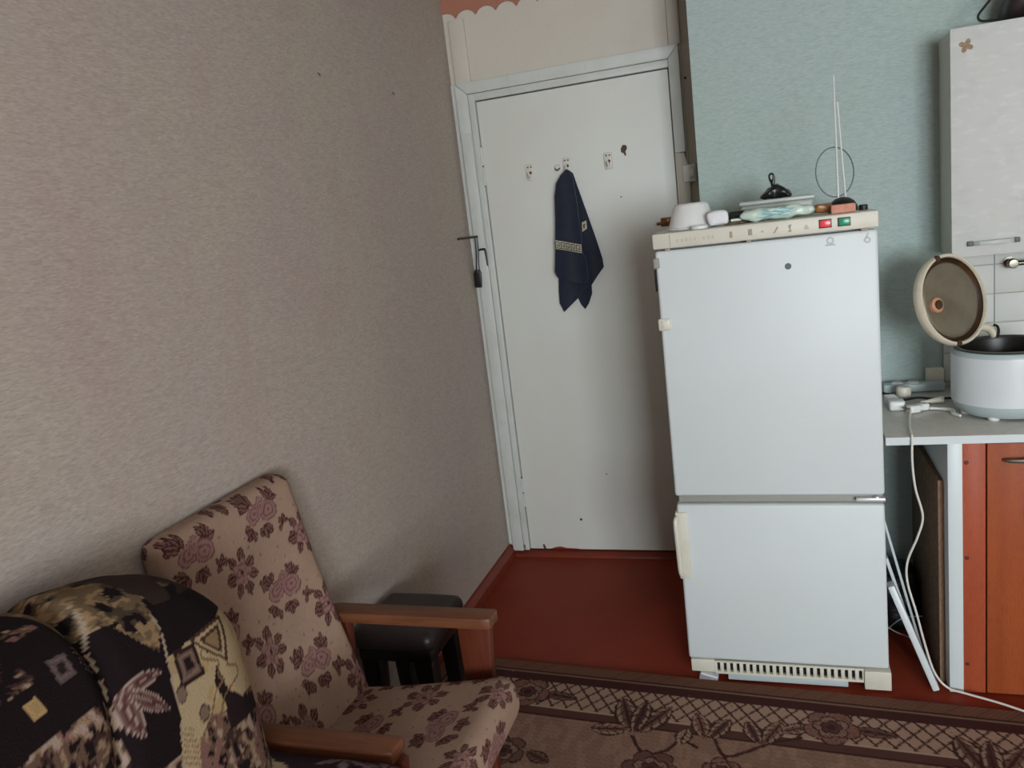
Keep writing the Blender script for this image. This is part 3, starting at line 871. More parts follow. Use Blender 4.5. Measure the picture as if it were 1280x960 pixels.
# ------------------------------------------------------------------ things on the worktop
ZW = WTZ + .0005
CX, CY = .632, 2.645
ck = thing('multicooker', 'white multicooker with its round lid open', 'multicooker', (CX, CY, ZW))
obj('base_ring', lathe([(0, .010), (.112, .010), (.118, .008), (.134, .022), (.142, .040), (.1435, .046), (0, .046)], Matrix.Translation((CX, CY, ZW)), 64), 'cooker_grey', ck)
for a in (60, 180, 240, 300):
    ca, sa = math.cos(R(a)), math.sin(R(a))
    obj('foot', lathe([(0, 0), (.014, 0), (.016, .004), (.016, .014), (0, .014)], Matrix.Translation((CX + .105 * ca, CY + .105 * sa, ZW)), 16), 'white_plastic', ck)
obj('body_shell', lathe([(0, .0455), (.1445, .0455), (.1445, .178), (.144, .186)], Matrix.Translation((CX, CY, ZW)), 64), 'cooker_white', ck)
obj('top_ring', lathe([(.144, .1855), (.143, .193), (.138, .199), (.130, .201), (.128, .198), (.128, .186)], Matrix.Translation((CX, CY, ZW)), 64), 'cooker_grey', ck)
pot = obj('inner_pot', lathe([(.1275, .195), (.136, .2035), (.134, .2065), (.124, .204), (.121, .196), (.118, .075), (.105, .062), (0, .060)], Matrix.Translation((CX, CY, ZW)), 64), 'pot', ck)
obj('pot_rim', lathe([(.1335, .2068), (.1365, .2040), (.1372, .2052), (.1342, .2080), (.1335, .2068)], Matrix.Translation((CX, CY, ZW)), 64), 'steel', pot)
pn = obj('label_plate', prism([(-.03, .17), (.03, .17), (.03, .176), (-.03, .176)], 1, -.1453, -.1440), 'cooker_grey', ck)
pn.location += Vector((CX + .03, CY + .004, ZW))
# open lid, hinged at the back left
lc = Vector((.494, 2.665, 1.158))
nrm = Vector((.64, -.72, .22)).normalized()
upv = Vector((-.20, 0, 1))
upv = (upv - nrm * upv.dot(nrm)).normalized()
sd = upv.cross(nrm)
LM = Matrix((sd, upv, nrm)).transposed().to_4x4()
LM.translation = lc
lid = obj('lid_shell', lathe([(0, -.040), (.07, -.038), (.116, -.031), (.134, -.019), (.139, -.006), (.1395, .004), (.136, .010), (.129, .010), (.127, .004)], LM, 64), 'lid_cream', ck)
obj('lid_seal', lathe([(.128, .006), (.126, -.004), (.118, -.012), (.110, -.012)], LM, 64), 'lid_rim', lid)
lpx = obj('inner_lid', lathe([(.1135, -.012), (.113, -.004), (.109, -.001), (.10, 0), (0, .001)], LM, 64), 'lid_plate', lid)
LV = LM @ Matrix.Translation((-.074, .004, 0))
obj('steam_valve', lathe([(.023, 0), (.023, .010), (.020, .013), (.014, .013), (.013, .004), (0, .004)], LV, 24), 'copper', lid)
obj('valve_hole', lathe([(.0135, .0045), (.0135, .0135), (0, .0138)], LM @ Matrix.Translation((-.070, .004, .0)), 20), 'lid_rim', lid)
for a in (97, 253):
    q = LM @ Vector((.132 * math.cos(R(a)), .132 * math.sin(R(a)), .008))
    obj('lid_catch', lathe([(0, .006), (.009, .005), (.010, -.002)], Matrix.Translation(q - lc) @ LM, 10), 'lid_rim', lid)
hp = LM @ Vector((.105, -.118, -.012))
obj('hinge', tube([tuple(hp + Vector((-.02, 0, .004))), tuple(hp + Vector((.018, .006, -.008))), tuple(hp + Vector((.034, .006, -.032)))], .013, 12), 'lid_cream', ck)
obj('hinge_spring', tube([tuple(hp + Vector((.026, -.012, .006))), tuple(hp + Vector((.036, -.010, .000))), tuple(hp + Vector((.040, -.008, -.016))), tuple(hp + Vector((.036, -.006, -.034)))], .004, 8), 'cable_black', ck)

t = thing('power_strip', 'grey-white extension socket strip lying against the blue wall', 'power strip', (.40, 2.93, ZW))
obj('strip_body', box(.330, .520, 2.92, 2.965, ZW, ZW + .030, .006, 3), 'cooker_grey', t)
obj('socket_face', lathe([(0, .003), (.017, .003), (.019, 0)], Matrix.Translation((.375, 2.943, ZW + .030)), 20), 'white_plastic', t)
obj('socket_face', lathe([(0, .003), (.017, .003), (.019, 0)], Matrix.Translation((.425, 2.943, ZW + .030)), 20), 'white_plastic', t)


def plug(center, rz, label, size=1.0, m='white_plastic'):
    c = Vector(center)
    rot = Matrix.Translation(c) @ Matrix.Rotation(R(rz), 4, 'Z')
    t = thing('power_plug', label, 'plug', center, 'white plugs on the worktop')
    bmx = box(-.024 * size, .024 * size, -.020 * size, .020 * size, .001, .034 * size, .007 * size, 3)
    bmesh.ops.transform(bmx, matrix=rot, verts=bmx.verts[:])
    obj('plug_body', bmx, m, t)
    bmx = box(.020 * size, .042 * size, -.013 * size, .013 * size, .006, .028 * size, .004, 2)
    bmesh.ops.transform(bmx, matrix=rot, verts=bmx.verts[:])
    obj('plug_neck', bmx, m, t)
    bmx = tube([(-.024 * size, -.008, .017), (-.042 * size, -.008, .017)], .0025, 8, False)
    tube([(-.024 * size, .008, .017), (-.042 * size, .008, .017)], .0025, 8, False, bmx)
    bmesh.ops.transform(bmx, matrix=rot, verts=bmx.verts[:])
    obj('pins', bmx, 'steel', t)
    return t


t = thing('charger', 'ribbed white charger block nearest the refrigerator on the worktop', 'charger', (.350, 2.70, ZW))
obj('charger_body', box(.320, .366, 2.685, 2.735, ZW, ZW + .032, .008, 3), 'white_plastic', t)
for k in range(3):
    obj('rib', box(.322 - k * .003, .356 - k * .003, 2.742 + k * .020, 2.754 + k * .020, ZW, ZW + .030, .004, 2), 'white_plastic', t)
plug((.385, 2.665, ZW), 25, 'white plug lying with its prongs towards the refrigerator', .72)
plug((.415, 2.690, ZW), 200, 'white plug lying next to the cooker cord', .66)
t = thing('plug_adaptor', 'round white plug adaptor in front of the extension strip', 'adaptor', (.385, 2.86, ZW))
obj('adaptor_body', lathe([(0, 0), (.020, 0), (.023, .006), (.023, .030), (.019, .036), (.008, .037), (0, .037)], Matrix.Translation((.385, 2.865, ZW)), 28), 'ivory_plastic', t)
tag(obj('plastic_stick', tube([(.42, 2.765, ZW + .006), (.44, 2.765, ZW + .007), (.475, 2.765, ZW + .012), (.487, 2.765, ZW + .012)], [.004, .006, .011, .010], 10), 'ivory_plastic'), 'white plastic stick with a thick end lying beside the cooker', 'stick')
tag(obj('cord', tube([(.315, 2.86, ZW + .020), (.35, 2.845, ZW + .009), (.37, 2.80, ZW + .007), (.42, 2.81, ZW + .010), (.46, 2.80, ZW + .007), (.52, 2.80, ZW + .007)], .0042, 8), 'cable_black'), 'black cord running from behind the refrigerator to the multicooker', 'cord')
tag(obj('cord', tube([(.432, 2.680, ZW + .008), (.46, 2.68, ZW + .006), (.49, 2.655, ZW + .006), (.487, 2.62, ZW + .006), (.50, 2.59, ZW + .006)], [.0045, .004, .007, .006, .004], 8), 'cable_white'), 'white cord curling up to the multicooker foot', 'cord')
tag(obj('wall_socket', box(.470, .5255, YB - .03, YB - .0005, ZW + .018, ZW + .07, .006, 3), 'ivory_plastic'), 'white wall socket on the blue wall behind the multicooker', 'socket')
# white lead that hangs over the worktop edge and runs over the floor to the right
lead = [(.376, 2.655, ZW + .013), (.365, 2.60, ZW + .005), (.350, 2.50, ZW + .004), (.343, 2.42, ZW + .004), (.342, 2.402, ZW - .002), (.341, 2.400, .74), (.348, 2.402, .66), (.366, 2.404, .575), (.352, 2.406, .51), (.325, 2.412, .43), (.324, 2.415, .36), (.347, 2.418, .26), (.368, 2.420, .16), (.392, 2.415, .07), (.425, 2.408, .026), (.47, 2.395, .018), (.56, 2.355, .0165), (.70, 2.27, .0165), (1.0, 2.1, .0165), (1.4, 2.0, .0165)]
tag(obj('extension_lead', tube(lead, .0033, 8, True, n=8), 'cable_white'), 'white lead hanging over the worktop edge and trailing across the rug', 'lead')

# ------------------------------------------------------------------ wall tiles behind the worktop (parts of the blue wall)
TX, TZ, TWD, THT = .527, .83, .152, .0965
obj('tile_bed', box(TX, TX + 16 * TWD, YB - .006, YB - .0002, TZ, TZ + 5 * THT - .002), 'grout', wall_blue)
tile_me = None
for i in range(16):
    for j in range(5):
        xa, za = TX + i * TWD, TZ + j * THT
        if tile_me is None:
            o = obj('tile', box(xa + .0012, xa + TWD - .0012, YB - .0105, YB - .005, za + .0012, za + THT - .0012, .0015), 'tile', wall_blue)
            tile_me, base = o, o.location.copy()
        else:
            o = tile_me.copy()
            COL.objects.link(o)
            o.location = base + Vector((i * TWD, random.uniform(-.0006, .0006), j * THT))
            o.rotation_euler = (random.uniform(-.004, .004), 0, random.uniform(-.004, .004))

# ------------------------------------------------------------------ wall cupboard
UX, UY, UZ0, UZ1 = .520, 2.80, 1.266, 1.937
uc = thing('wall_cupboard', 'wall cupboard with a white marbled door above the multicooker', 'cupboard', (.9, 2.9, UZ0))
obj('cupboard_body', box(UX + .004, UX + .80, UY + .019, YB - .0005, UZ0 + .004, UZ1 - .004, .001), 'cab_side', uc)
ud2 = None
for (xa, xb) in ((UX, UX + .398), (UX + .402, UX + .80)):
    dr = obj('cupboard_door', box(xa, xb, UY, UY + .018, UZ0, UZ1, .0025), 'marble', uc)
    ud2 = ud2 or dr
    hx0 = xa + .042
    for xq in (hx0, hx0 + .125):
        obj('handle_foot', box(xq, xq + .016, UY - .010, UY, 1.299, 1.314, .002), 'dot', dr)
    obj('handle', prism([(hx0 + .016, UY - .004), (hx0 + .03, UY - .018), (hx0 + .07, UY - .024), (hx0 + .111, UY - .018), (hx0 + .125, UY - .004), (hx0 + .125, UY - .010), (hx0 + .111, UY - .024), (hx0 + .07, UY - .030), (hx0 + .03, UY - .024), (hx0 + .016, UY - .010)], 2, 1.300, 1.313, .001), 'clear', dr)
V, F = [(.562, UY - .001, 1.884)], []
for k in range(48):
    a = 2 * math.pi * k / 48
    rr = .008 + .012 * abs(math.cos(2 * a + .9))
    V.append((.562 + rr * math.cos(a), UY - .001, 1.884 + rr * math.sin(a)))
    F.append((0, 1 + k, 1 + (k + 1) % 48))
st = obj('petal_sticker', from_vf(V, F), 'petal', ud2)
rl = thing('towel_rail', 'chrome rail on the tiles under the wall cupboard', 'rail', (.72, YB - .01, 1.21))
obj('bracket', lathe([(0, .055), (.013, .054), (.016, .048), (.016, .030), (.010, .024), (.010, .004), (.018, .003), (.018, 0)], Matrix.Translation((.722, YB - .0108, 1.218)) @ Matrix.Rotation(R(90), 4, 'X'), 24), 'bronze', rl)
obj('bar', tube([(.722, YB - .053, 1.218), (1.3, YB - .053, 1.218)], .008, 14, False), 'bronze', rl)
obj('bracket', lathe([(0, .055), (.013, .054), (.016, .048), (.016, .030), (.010, .024), (.010, .004), (.018, .003), (.018, 0)], Matrix.Translation((1.3, YB - .0108, 1.218)) @ Matrix.Rotation(R(90), 4, 'X'), 24), 'bronze', rl)

t = thing('handbag', 'dark bag with a thin strap on top of the wall cupboard', 'bag', (.76, 2.88, UZ1))
V, F = rgrid((.26, .15, .13), .04, .012)
V[:, 0] *= 1 - 3.2 * np.clip(V[:, 2] + .065, 0, .13)
V = crumple(V, .012, 11, 2)
V[:, 2] -= V[:, 2].min()
obj('bag_body', from_vf(V + np.array([.785, 2.88, UZ1 + .001]), F), 'bag_brown', t)
obj('strap', tube([(.665, 2.84, UZ1 + .010), (.625, 2.83, UZ1 + .010), (.605, 2.83, UZ1 + .014), (.600, 2.83, UZ1 + .028), (.615, 2.83, UZ1 + .048), (.648, 2.83, UZ1 + .082), (.70, 2.84, UZ1 + .11)], .0035, 8), 'black_plastic', t)


# ------------------------------------------------------------------ pattern painting
def ellipse(u, v, cu, cv, a, b, ang):
    ca, sa = math.cos(ang), math.sin(ang)
    x = (u - cu) * ca + (v - cv) * sa
    y = -(u - cu) * sa + (v - cv) * ca
    return np.sqrt((x / a) ** 2 + (y / b) ** 2)


def leafd(u, v, cu, cv, ln, wd, ang):
    """pointed leaf starting at (cu,cv): returns (inside 0..1 coordinate across, along)"""
    ca, sa = math.cos(ang), math.sin(ang)
    x = ((u - cu) * ca + (v - cv) * sa) / ln
    y = (-(u - cu) * sa + (v - cv) * ca) / wd
    wdt = np.where((x > 0) & (x < 1), np.sin(np.pi * np.clip(x, 0, 1)) ** .8, 0)
    return np.abs(y) / np.maximum(wdt, 1e-4), x


def put(C, mask, col):
    C[mask] = L3(col)


def vnoise(P, sc, seed=0.0, octs=3):
    """cheap vectorised value noise on Nx3 points"""
    tot = np.zeros(len(P))
    amp, nrm_ = 1.0, 0.0
    for o in range(octs):
        q = P * sc * (2 ** o) + seed + o * 17.3
        i = np.floor(q).astype(np.int64)
        f = q - i
        f = f * f * (3 - 2 * f)
        acc = 0
        for dx in (0, 1):
            for dy in (0, 1):
                for dz in (0, 1):
                    k = (i[:, 0] + dx) * 374761393 + (i[:, 1] + dy) * 668265263 + (i[:, 2] + dz) * 2147483647
                    k = (k ^ (k >> 13)) * 1274126177
                    k = (k ^ (k >> 16)) & 0xffff
                    w = (f[:, 0] if dx else 1 - f[:, 0]) * (f[:, 1] if dy else 1 - f[:, 1]) * (f[:, 2] if dz else 1 - f[:, 2])
                    acc = acc + w * (k / 65535.0)
        tot += acc * amp
        nrm_ += amp
        amp *= .5
    return tot / nrm_


def fabric_paint(u, v, P):
    """beige cloth with a staggered rose pattern; period .235 x .195 m"""
    n = vnoise(P, 14)
    n3 = vnoise(P, 170, 3.3, 1)
    wig = (vnoise(P, 45, 7.0, 2) - .5) * .012             # wobble so that the outlines look hand drawn
    u = u + wig
    v = v + (vnoise(P, 45, 12.0, 2) - .5) * .012
    C = L3((158, 131, 114))[None] * (0.86 + .24 * n + .10 * (n3 - .5))[:, None]
    PU, PV = .235, .195
    DARK, MID, PINK, PK2 = (70, 42, 40), (120, 86, 78), (142, 108, 102), (110, 74, 72)

    def leaf(uu, vv, cu, cv, ln, wd, ang):
        d, x = leafd(uu, vv, cu, cv, ln, wd, ang)
        put(C, d < 1, DARK)
        put(C, (d > .22) & (d < .62) & (x > .2) & (x < .85), MID)
    for kind in (0, 1):
        ou, ov = (0, 0) if kind == 0 else (PU / 2, PV / 2)
        uu = (u - ou + PU / 2) % PU - PU / 2
        vv = (v - ov + PV / 2) % PV - PV / 2
        th = np.arctan2(vv, uu)
        rr = np.hypot(uu, vv)
        if kind == 0:                                   # upright rose with leaves all round
            for k in range(10):
                a = k * 2 * math.pi / 10 + .3
                leaf(uu, vv, .020 * math.cos(a), .024 * math.sin(a), .036 + .006 * math.sin(k * 3.1), .0115, a + .5 * math.sin(k * 2.1))
            edge = .028 + .006 * np.cos(5 * th + .6)
            put(C, rr < edge, PINK)
            put(C, (rr < edge) & (rr > edge - .0035), PK2)
            put(C, (rr < edge) & (np.abs(rr - .015 - .005 * np.cos(4 * th + 1)) < .0018), PK2)
            put(C, (rr < edge) & (np.abs(np.sin(2.5 * th + rr * 60)) < .13), PK2)
            put(C, rr < .005, DARK)
            sx, sy = .062, -.058
        else:                                           # wide spray with leaf bunches
            for (cu, cv, a0) in ((-.044, -.022, 3.9), (.002, -.032, 4.7), (.036, .022, 1.1), (-.040, .030, 2.1)):
                for da in (-.95, -.1, .75):
                    leaf(uu, vv, cu, cv, .032, .0110, a0 + da)
            fl = np.zeros(len(u), bool)
            for (cu, cv, a_, b_, an) in ((-.024, .010, .032, .022, .3), (.024, .000, .032, .026, -.3), (.0, .022, .022, .016, .9)):
                e1 = ellipse(uu, vv, cu, cv, a_, b_, an)
                put(C, e1 < 1.0, PINK)
                put(C, (e1 < 1.0) & (e1 > .88), PK2)
                put(C, np.abs(e1 - .55) < .07, PK2)
                put(C, e1 < .16, PK2)
            sx, sy = .064, -.048
        u2 = (uu - sx + PU / 2) % PU - PU / 2
        v2 = (vv - sy + PV / 2) % PV - PV / 2
        for da in (-1.3, -.1, 1.1, 2.6):
            leaf(u2, v2, 0, 0, .024, .0075, 1.3 + da)
        for (qx, qy) in ((.045, .048), (-.060, .052), (.0, .075), (.075, .01), (-.08, -.03)):
            put(C, np.hypot(uu - qx, vv - qy) < .0026, MID)
    return C


# ------------------------------------------------------------------ armchair
ac = thing('armchair', 'low wooden-armed armchair with rose-patterned beige upholstery', 'armchair', (-.95, 1.43, 0))
AY0, AY1 = 1.190, 1.655
yc = (AY0 + AY1) / 2
# backrest: panel with rounded edges, leaning, wider at the top, gently dished
V, F = rgrid((.085, AY1 - AY0, .66), .034, .0036)
s = np.clip((V[:, 2] + .33) / .66, 0, 1)                  # 0 bottom .. 1 top
yl = V[:, 1] / ((AY1 - AY0) / 2)
u_, v_ = V[:, 1].copy(), V[:, 2].copy() + np.where(np.abs(V[:, 0]) < .04, 0, 0)
xb = V[:, 0].copy()
W = np.empty_like(V)
W[:, 1] = yc + V[:, 1] * (1 + .03 * np.sin(np.pi * s) - .02)
W[:, 2] = .345 + .655 * s + (V[:, 2] - (s * .66 - .33))
W[:, 0] = -1.075 - .150 * s ** 1.1 - .020 * np.sin(np.pi * s) + xb - .018 * (1 - yl ** 2) * (xb > 0) * np.sin(np.pi * s)
W[:, 0] = np.maximum(W[:, 0], X0 + .008)
bk = np.clip(.0085 - xb, 0, .1)
hw = (AY1 - AY0) / 2
v_ = v_ + np.where(V[:, 2] > .296, bk, 0)
u_ = u_ + np.where(np.abs(V[:, 1]) > hw - .034, np.sign(V[:, 1]) * bk, 0)
cloth = fabric_paint(u_ + .035, v_ + .02, W)
painted('backrest', W, F, cloth, 'fabric', ac)
# seat
V, F = rgrid((.50, AY1 - AY0 + .006, .125), .055, .0036)
q = np.clip((V[:, 0] + .25) / .50, 0, 1)
W = V.copy()
W[:, 0] += -.885
W[:, 1] += yc
W[:, 2] += .352 + .070 * q ** 1.3 + .012 * np.sin(np.pi * q) * 0 - .03 * (1 - np.abs(V[:, 1]) / .23) ** 2 * 0
cloth = fabric_paint(V[:, 1] + .10, -V[:, 0] * 1.0 + (V[:, 2] - .06) * (q > .85) + .03, W)
painted('seat', W, F, cloth, 'fabric', ac)
# wooden arms, legs, rails
for (ya, yb) in ((1.667, 1.727), (1.163, 1.186 + .034)):
    sgn = 1 if ya > 1.5 else -1
    xe = 0 if sgn > 0 else -.022
    aa = [(-1.20, ya + .012), (-1.16, ya), (-.73 + xe, ya), (-.708 + xe, ya + .004), (-.705 + xe, yb - .004), (-.712 + xe, yb), (-1.15, yb), (-1.20, yb - .012)]
    obj('armrest', prism(aa, 2, .570, .600, .006), 'arm_wood', ac)
    ym = (ya + yb) / 2
    obj('leg', prism([(-.805, .571), (-.715, .571), (-.735, .30), (-.762, .0122), (-.795, .0122), (-.80, .30)], 1, ym - .015, ym + .015, .005), 'leg_wood', ac)
    obj('leg', prism([(-1.185, .571), (-1.115, .571), (-1.13, .30), (-1.165, .0122), (-1.20, .0122), (-1.185, .30)], 1, ym - .015, ym + .015, .005), 'leg_wood', ac)
    obj('side_rail', box(-1.15, -.76, ym - .011, ym + .011, .27, .32, .004), 'leg_wood', ac)
obj('front_rail', box(-.79, -.76, AY0 + .005, AY1 - .005, .235, .285, .004), 'leg_wood', ac)

# ------------------------------------------------------------------ stool behind the armchair
t = thing('stool', 'dark padded stool standing behind the armchair by the beige wall', 'stool', (-1.11, 1.99, 0))
V, F = rgrid((.262, .27, .060), .026, .008)
V[:, 2] += .012 * (1 - (V[:, 0] / .131) ** 2) * (1 - (V[:, 1] / .135) ** 2) * (V[:, 2] > 0)
obj('cushion', from_vf(V + np.array([-1.108, 1.998, .395]), F), 'stool', t)
obj('apron', box(-1.225, -.992, 1.878, 2.118, .330, .369, .004), 'stool_leg', t)
for (x, y) in ((-1.194, 1.909), (-1.023, 1.909), (-1.194, 2.087), (-1.023, 2.087)):
    dx = .006 if x > -1.1 else -.006
    dy = .006 if y > 2 else -.006
    bmx = box(x - .030, x + .030, y - .030, y + .030, .0122, .331, .006)
    for v in bmx.verts:
        f = .58 + .42 * v.co.z / .331
        v.co.x, v.co.y = x + (v.co.x - x) * f + dx * (1 - f), y + (v.co.y - y) * f + dy * (1 - f)
    obj('leg', bmx, 'stool_leg', t)

# ------------------------------------------------------------------ sofa under a patterned plush cover
def inpoly(u, v, poly):
    ins = np.zeros(len(u), bool)
    n = len(poly)
    for a in range(n):
        (x1, y1), (x2, y2) = poly[a], poly[(a + 1) % n]
        if y1 == y2:
            continue
        c = ((y1 > v) != (y2 > v)) & (u < (x2 - x1) * (v - y1) / (y2 - y1) + x1)
        ins ^= c
    return ins


def polydist(u, v, pts):
    d = np.full(len(u), 9.0)
    for a in range(len(pts) - 1):
        p0, p1 = np.array(pts[a]), np.array(pts[a + 1])
        e = p1 - p0
        t_ = np.clip(((u - p0[0]) * e[0] + (v - p0[1]) * e[1]) / (e @ e), 0, 1)
        d = np.minimum(d, np.hypot(u - p0[0] - t_ * e[0], v - p0[1] - t_ * e[1]))
    return d


def framed(C, u, v, poly, cols):
    c = np.mean(np.array(poly), 0)
    for k_, col in enumerate(cols):
        f = 1 - k_ * (.8 / len(cols))
        put(C, inpoly(u, v, [tuple(c + (np.array(q_) - c) * f) for q_ in poly]), col)


def plush_paint(P, arm=False):
    """dark patchwork print; (u, v) unrolls the cover over the top edge of the back"""
    u, v = P[:, 1], P[:, 2] - .7 * P[:, 0]
    n1 = vnoise(P, 9, 3.1)
    n2 = vnoise(P, 34, 8.7)
    n3 = vnoise(P, 75, 1.7, 2)
    BLK, DKB, BRN, TAN, CRM = (26, 17, 19), (58, 38, 36), (92, 70, 58), (134, 110, 88), (164, 144, 112)
    C = np.tile(L3(BLK), (len(P), 1))

    def mottle(m, lo=.42):
        put(C, m & (n2 > lo), DKB)
        put(C, m & (n2 > lo + .08), BRN)
        put(C, m & (n3 > .56), TAN)
        put(C, m & (n3 > .66), (150, 128, 116))
        put(C, m & (n2 > .62), (116, 84, 76))
        put(C, m & (n3 < .36), BLK)
    if arm:
        cr = (P[:, 0] + .25 * (n1 - .5)) < -.84
        put(C, cr, CRM)
        put(C, cr & (n2 > .58), (134, 114, 90))
        mottle(~cr & (n1 > .5))
        put(C, cr & (n1 < .42), (44, 30, 36))
        for (cu, cv) in ((1.11, 1.11), (1.13, 1.17)):
            for a_ in range(6):
                d, x = leafd(u, v, cu, cv, .045, .013, a_ * 1.05 + cu)
                put(C, d < 1, (40, 26, 34))
                put(C, d < .5, (112, 92, 92))
        return C
    # repeat of the print along the sofa, visible end at u about .6 - 1.15
    ur = u.copy()
    low = u < .60
    ur[low] = .60 + ((u[low] - .60) % .52)
    u = ur
    mottle((v < 1.61 + .05 * (n1 - .5)) & (u < .80) & (n1 > .40), .36)
    mottle((v > 1.70) & (u < .79) & (n1 > .52))
    mottle((v < 1.44) & (u >= .80) & (u < .90), .40)
    top = inpoly(u, v, [(.80, 1.90), (.80, 1.735), (.86, 1.715), (.88, 1.655), (.898, 1.614), (.925, 1.651), (.94, 1.72), (1.3, 1.72), (1.3, 1.9)])
    put(C, top, (70, 58, 46))
    put(C, top & (n2 > .50), (104, 86, 64))
    put(C, top & (n3 > .60), (140, 112, 84))
    put(C, top & (n2 < .40), BLK)
    put(C, inpoly(u, v, [(.935, 1.90), (.935, 1.70), (.985, 1.69), (1.3, 1.69), (1.3, 1.9)]) & (n1 > .45), (52, 40, 36))
    line2 = [(.93, 1.69), (.925, 1.651), (.907, 1.599), (.901, 1.548), (.899, 1.496), (.876, 1.418), (.86, 1.25)]
    cream = inpoly(u, v, [(.907, 1.599), (.901, 1.548), (.899, 1.496), (.876, 1.418), (.86, 1.25), (1.4, 1.25), (1.4, 1.72), (1.03, 1.60)])
    put(C, cream, CRM)
    put(C, cream & (n2 > .58), (156, 132, 96))
    m = inpoly(u, v, [(.924, 1.433), (.96, 1.455), (.985, 1.44), (1.3, 1.44), (1.3, 1.2), (.90, 1.2), (.908, 1.392)])
    put(C, m, DKB)
    mottle(m, .36)
    m = inpoly(u, v, [(.985, 1.50), (1.0, 1.53), (1.01, 1.47), (1.05, 1.43), (1.3, 1.43), (1.3, 1.38), (.99, 1.40), (.995, 1.45)])
    put(C, m, (34, 22, 24))
    e = np.abs(polydist(u, v, [(.985, 1.56), (1.02, 1.535), (1.01, 1.505), (1.04, 1.49), (.99, 1.475), (.965, 1.44)]))
    put(C, cream & (np.abs(e - .012) < .0022), (112, 84, 62))
    put(C, inpoly(u, v, [(.936, 1.70), (.985, 1.681), (1.03, 1.60), (.98, 1.595), (.926, 1.605), (.932, 1.669)]), BLK)
    framed(C, u, v, [(.960, 1.600), (1.060, 1.605), (1.028, 1.515), (.985, 1.560)], [(66, 46, 36), CRM, (66, 46, 36), (130, 104, 76)])
    framed(C, u, v, [(.920, 1.602), (.966, 1.590), (.970, 1.527), (.914, 1.533)], [(44, 26, 24), (44, 26, 24), (98, 78, 68), (118, 96, 84), (92, 70, 62), (34, 22, 22)])
    put(C, inpoly(u, v, [(.894, 1.474), (.919, 1.461), (.911, 1.392), (.878, 1.418)]), CRM)
    put(C, inpoly(u, v, [(.894, 1.474), (.919, 1.461), (.911, 1.392), (.878, 1.418)]) & (((v + u * .8) / .011 % 1) < .3), (118, 96, 70))
    for (cu, cv) in ((.912, 1.525), (.947, 1.468)):
        rr = np.hypot(u - cu, (v - cv) * .8)
        put(C, rr < .0125, (60, 44, 40))
        put(C, rr < .0105, (112, 92, 80))
    # leaf spray on black
    for (tu, tv) in ((.888, 1.586), (.881, 1.517), (.824, 1.506)):
        du, dv = tu - .809, tv - 1.601
        d, x = leafd(u, v, .812, 1.601, math.hypot(du, dv), .0130, math.atan2(dv, du))
        put(C, d < 1, (150, 130, 120))
        put(C, d < .80, (98, 72, 68))
        put(C, (d < .5) & (n3 > .42), (74, 46, 44))
        put(C, d < .10, (140, 116, 108))
    framed(C, u, v, [(.753, 1.722), (.780, 1.717), (.772, 1.673), (.743, 1.673)], [(84, 70, 70), (100, 84, 84), (84, 68, 66), (40, 28, 30)])
    framed(C, u, v, [(.688, 1.679), (.710, 1.682), (.710, 1.650), (.688, 1.648)], [(160, 132, 90), (150, 122, 84)])
    framed(C, u, v, [(.640, 1.74), (.668, 1.735), (.662, 1.70), (.636, 1.705)], [(128, 104, 90), (60, 44, 44)])
    m = inpoly(u, v, [(.792, 1.719), (.815, 1.706), (.812, 1.653), (.786, 1.668)])
    put(C, m & (((v * .9 + u) / .012 % 1) < .22), (112, 96, 86))
    for pts_ in (line2, [(.86, 1.79), (.843, 1.737), (.824, 1.696), (.807, 1.611), (.801, 1.554), (.793, 1.483), (.78, 1.3)]):
        d = polydist(u, v, pts_)
        put(C, (d < .0024) & (n3 > .42), (150, 132, 116))
    return C


SY0, SY1 = -.75, 1.156
sf = thing('sofa', 'puffy sofa under a dark patterned plush cover at the left wall', 'sofa', (-.9, .2, 0))
# visible end of the backrest is fine, the hidden rest coarse
def sofa_back(step, y0, y1, name):
    sx, sz = .33, .70
    V, F = rgrid((sx, y1 - y0, sz), .15, step)
    W = V.copy()
    W[:, 1] += (y0 + y1) / 2
    s = np.clip((V[:, 2] + sz / 2) / sz, 0, 1)
    W[:, 2] += .36 + sz / 2
    e = np.clip((W[:, 1] - (y1 - .34)) / .34, 0, 1)
    W[:, 2] -= .11 * e ** 2.2 * s ** 2
    W[:, 0] += -1.090 + .03 * (1 - s) - .02 * s
    W[:, 0] = np.maximum(W[:, 0], X0 + .006)
    return W, F


W, F = sofa_back(.0036, .30, SY1, 'backrest')
gy = W[:, 1]
seam = np.exp(-((gy - .788 - .16 * np.clip(W[:, 2] - .7 * W[:, 0] - 1.5, 0, 1)) / .018) ** 2)
W[:, 0] -= .022 * seam * (W[:, 0] > -1.1)
W[:, 2] -= .022 * seam * (W[:, 2] > .8)
lump = vnoise(W, 6, 4.2) - .5
W[:, 2] += .02 * lump * (W[:, 2] > .6)
SOFA_W, SOFA_F = W, F
sofa_back_obj = painted('backrest', W, F, plush_paint(W), 'plush', sf)
W, F = sofa_back(.012, SY0, .36, 'backrest')
painted('backrest', W, F, plush_paint(W), 'plush', sf)
V, F = rgrid((.36, .17, .43), .05, .005)
W = V + np.array([-.85, SY1 - .085, .396])
W[:, 2] += .012 * (vnoise(W, 9, 2) - .5)
painted('armrest', W, F, plush_paint(W, True), 'plush', sf)
V, F = rgrid((.42, SY1 - .18 - SY0, .22), .06, .012)
W = V + np.array([-.76, (SY0 + SY1 - .18) / 2, .31])
painted('seat', W, F, plush_paint(W), 'plush', sf)
obj('base', box(-1.20, -.62, SY0 + .03, SY1 - .04, .061, .24, .01), 'stool_leg', sf)
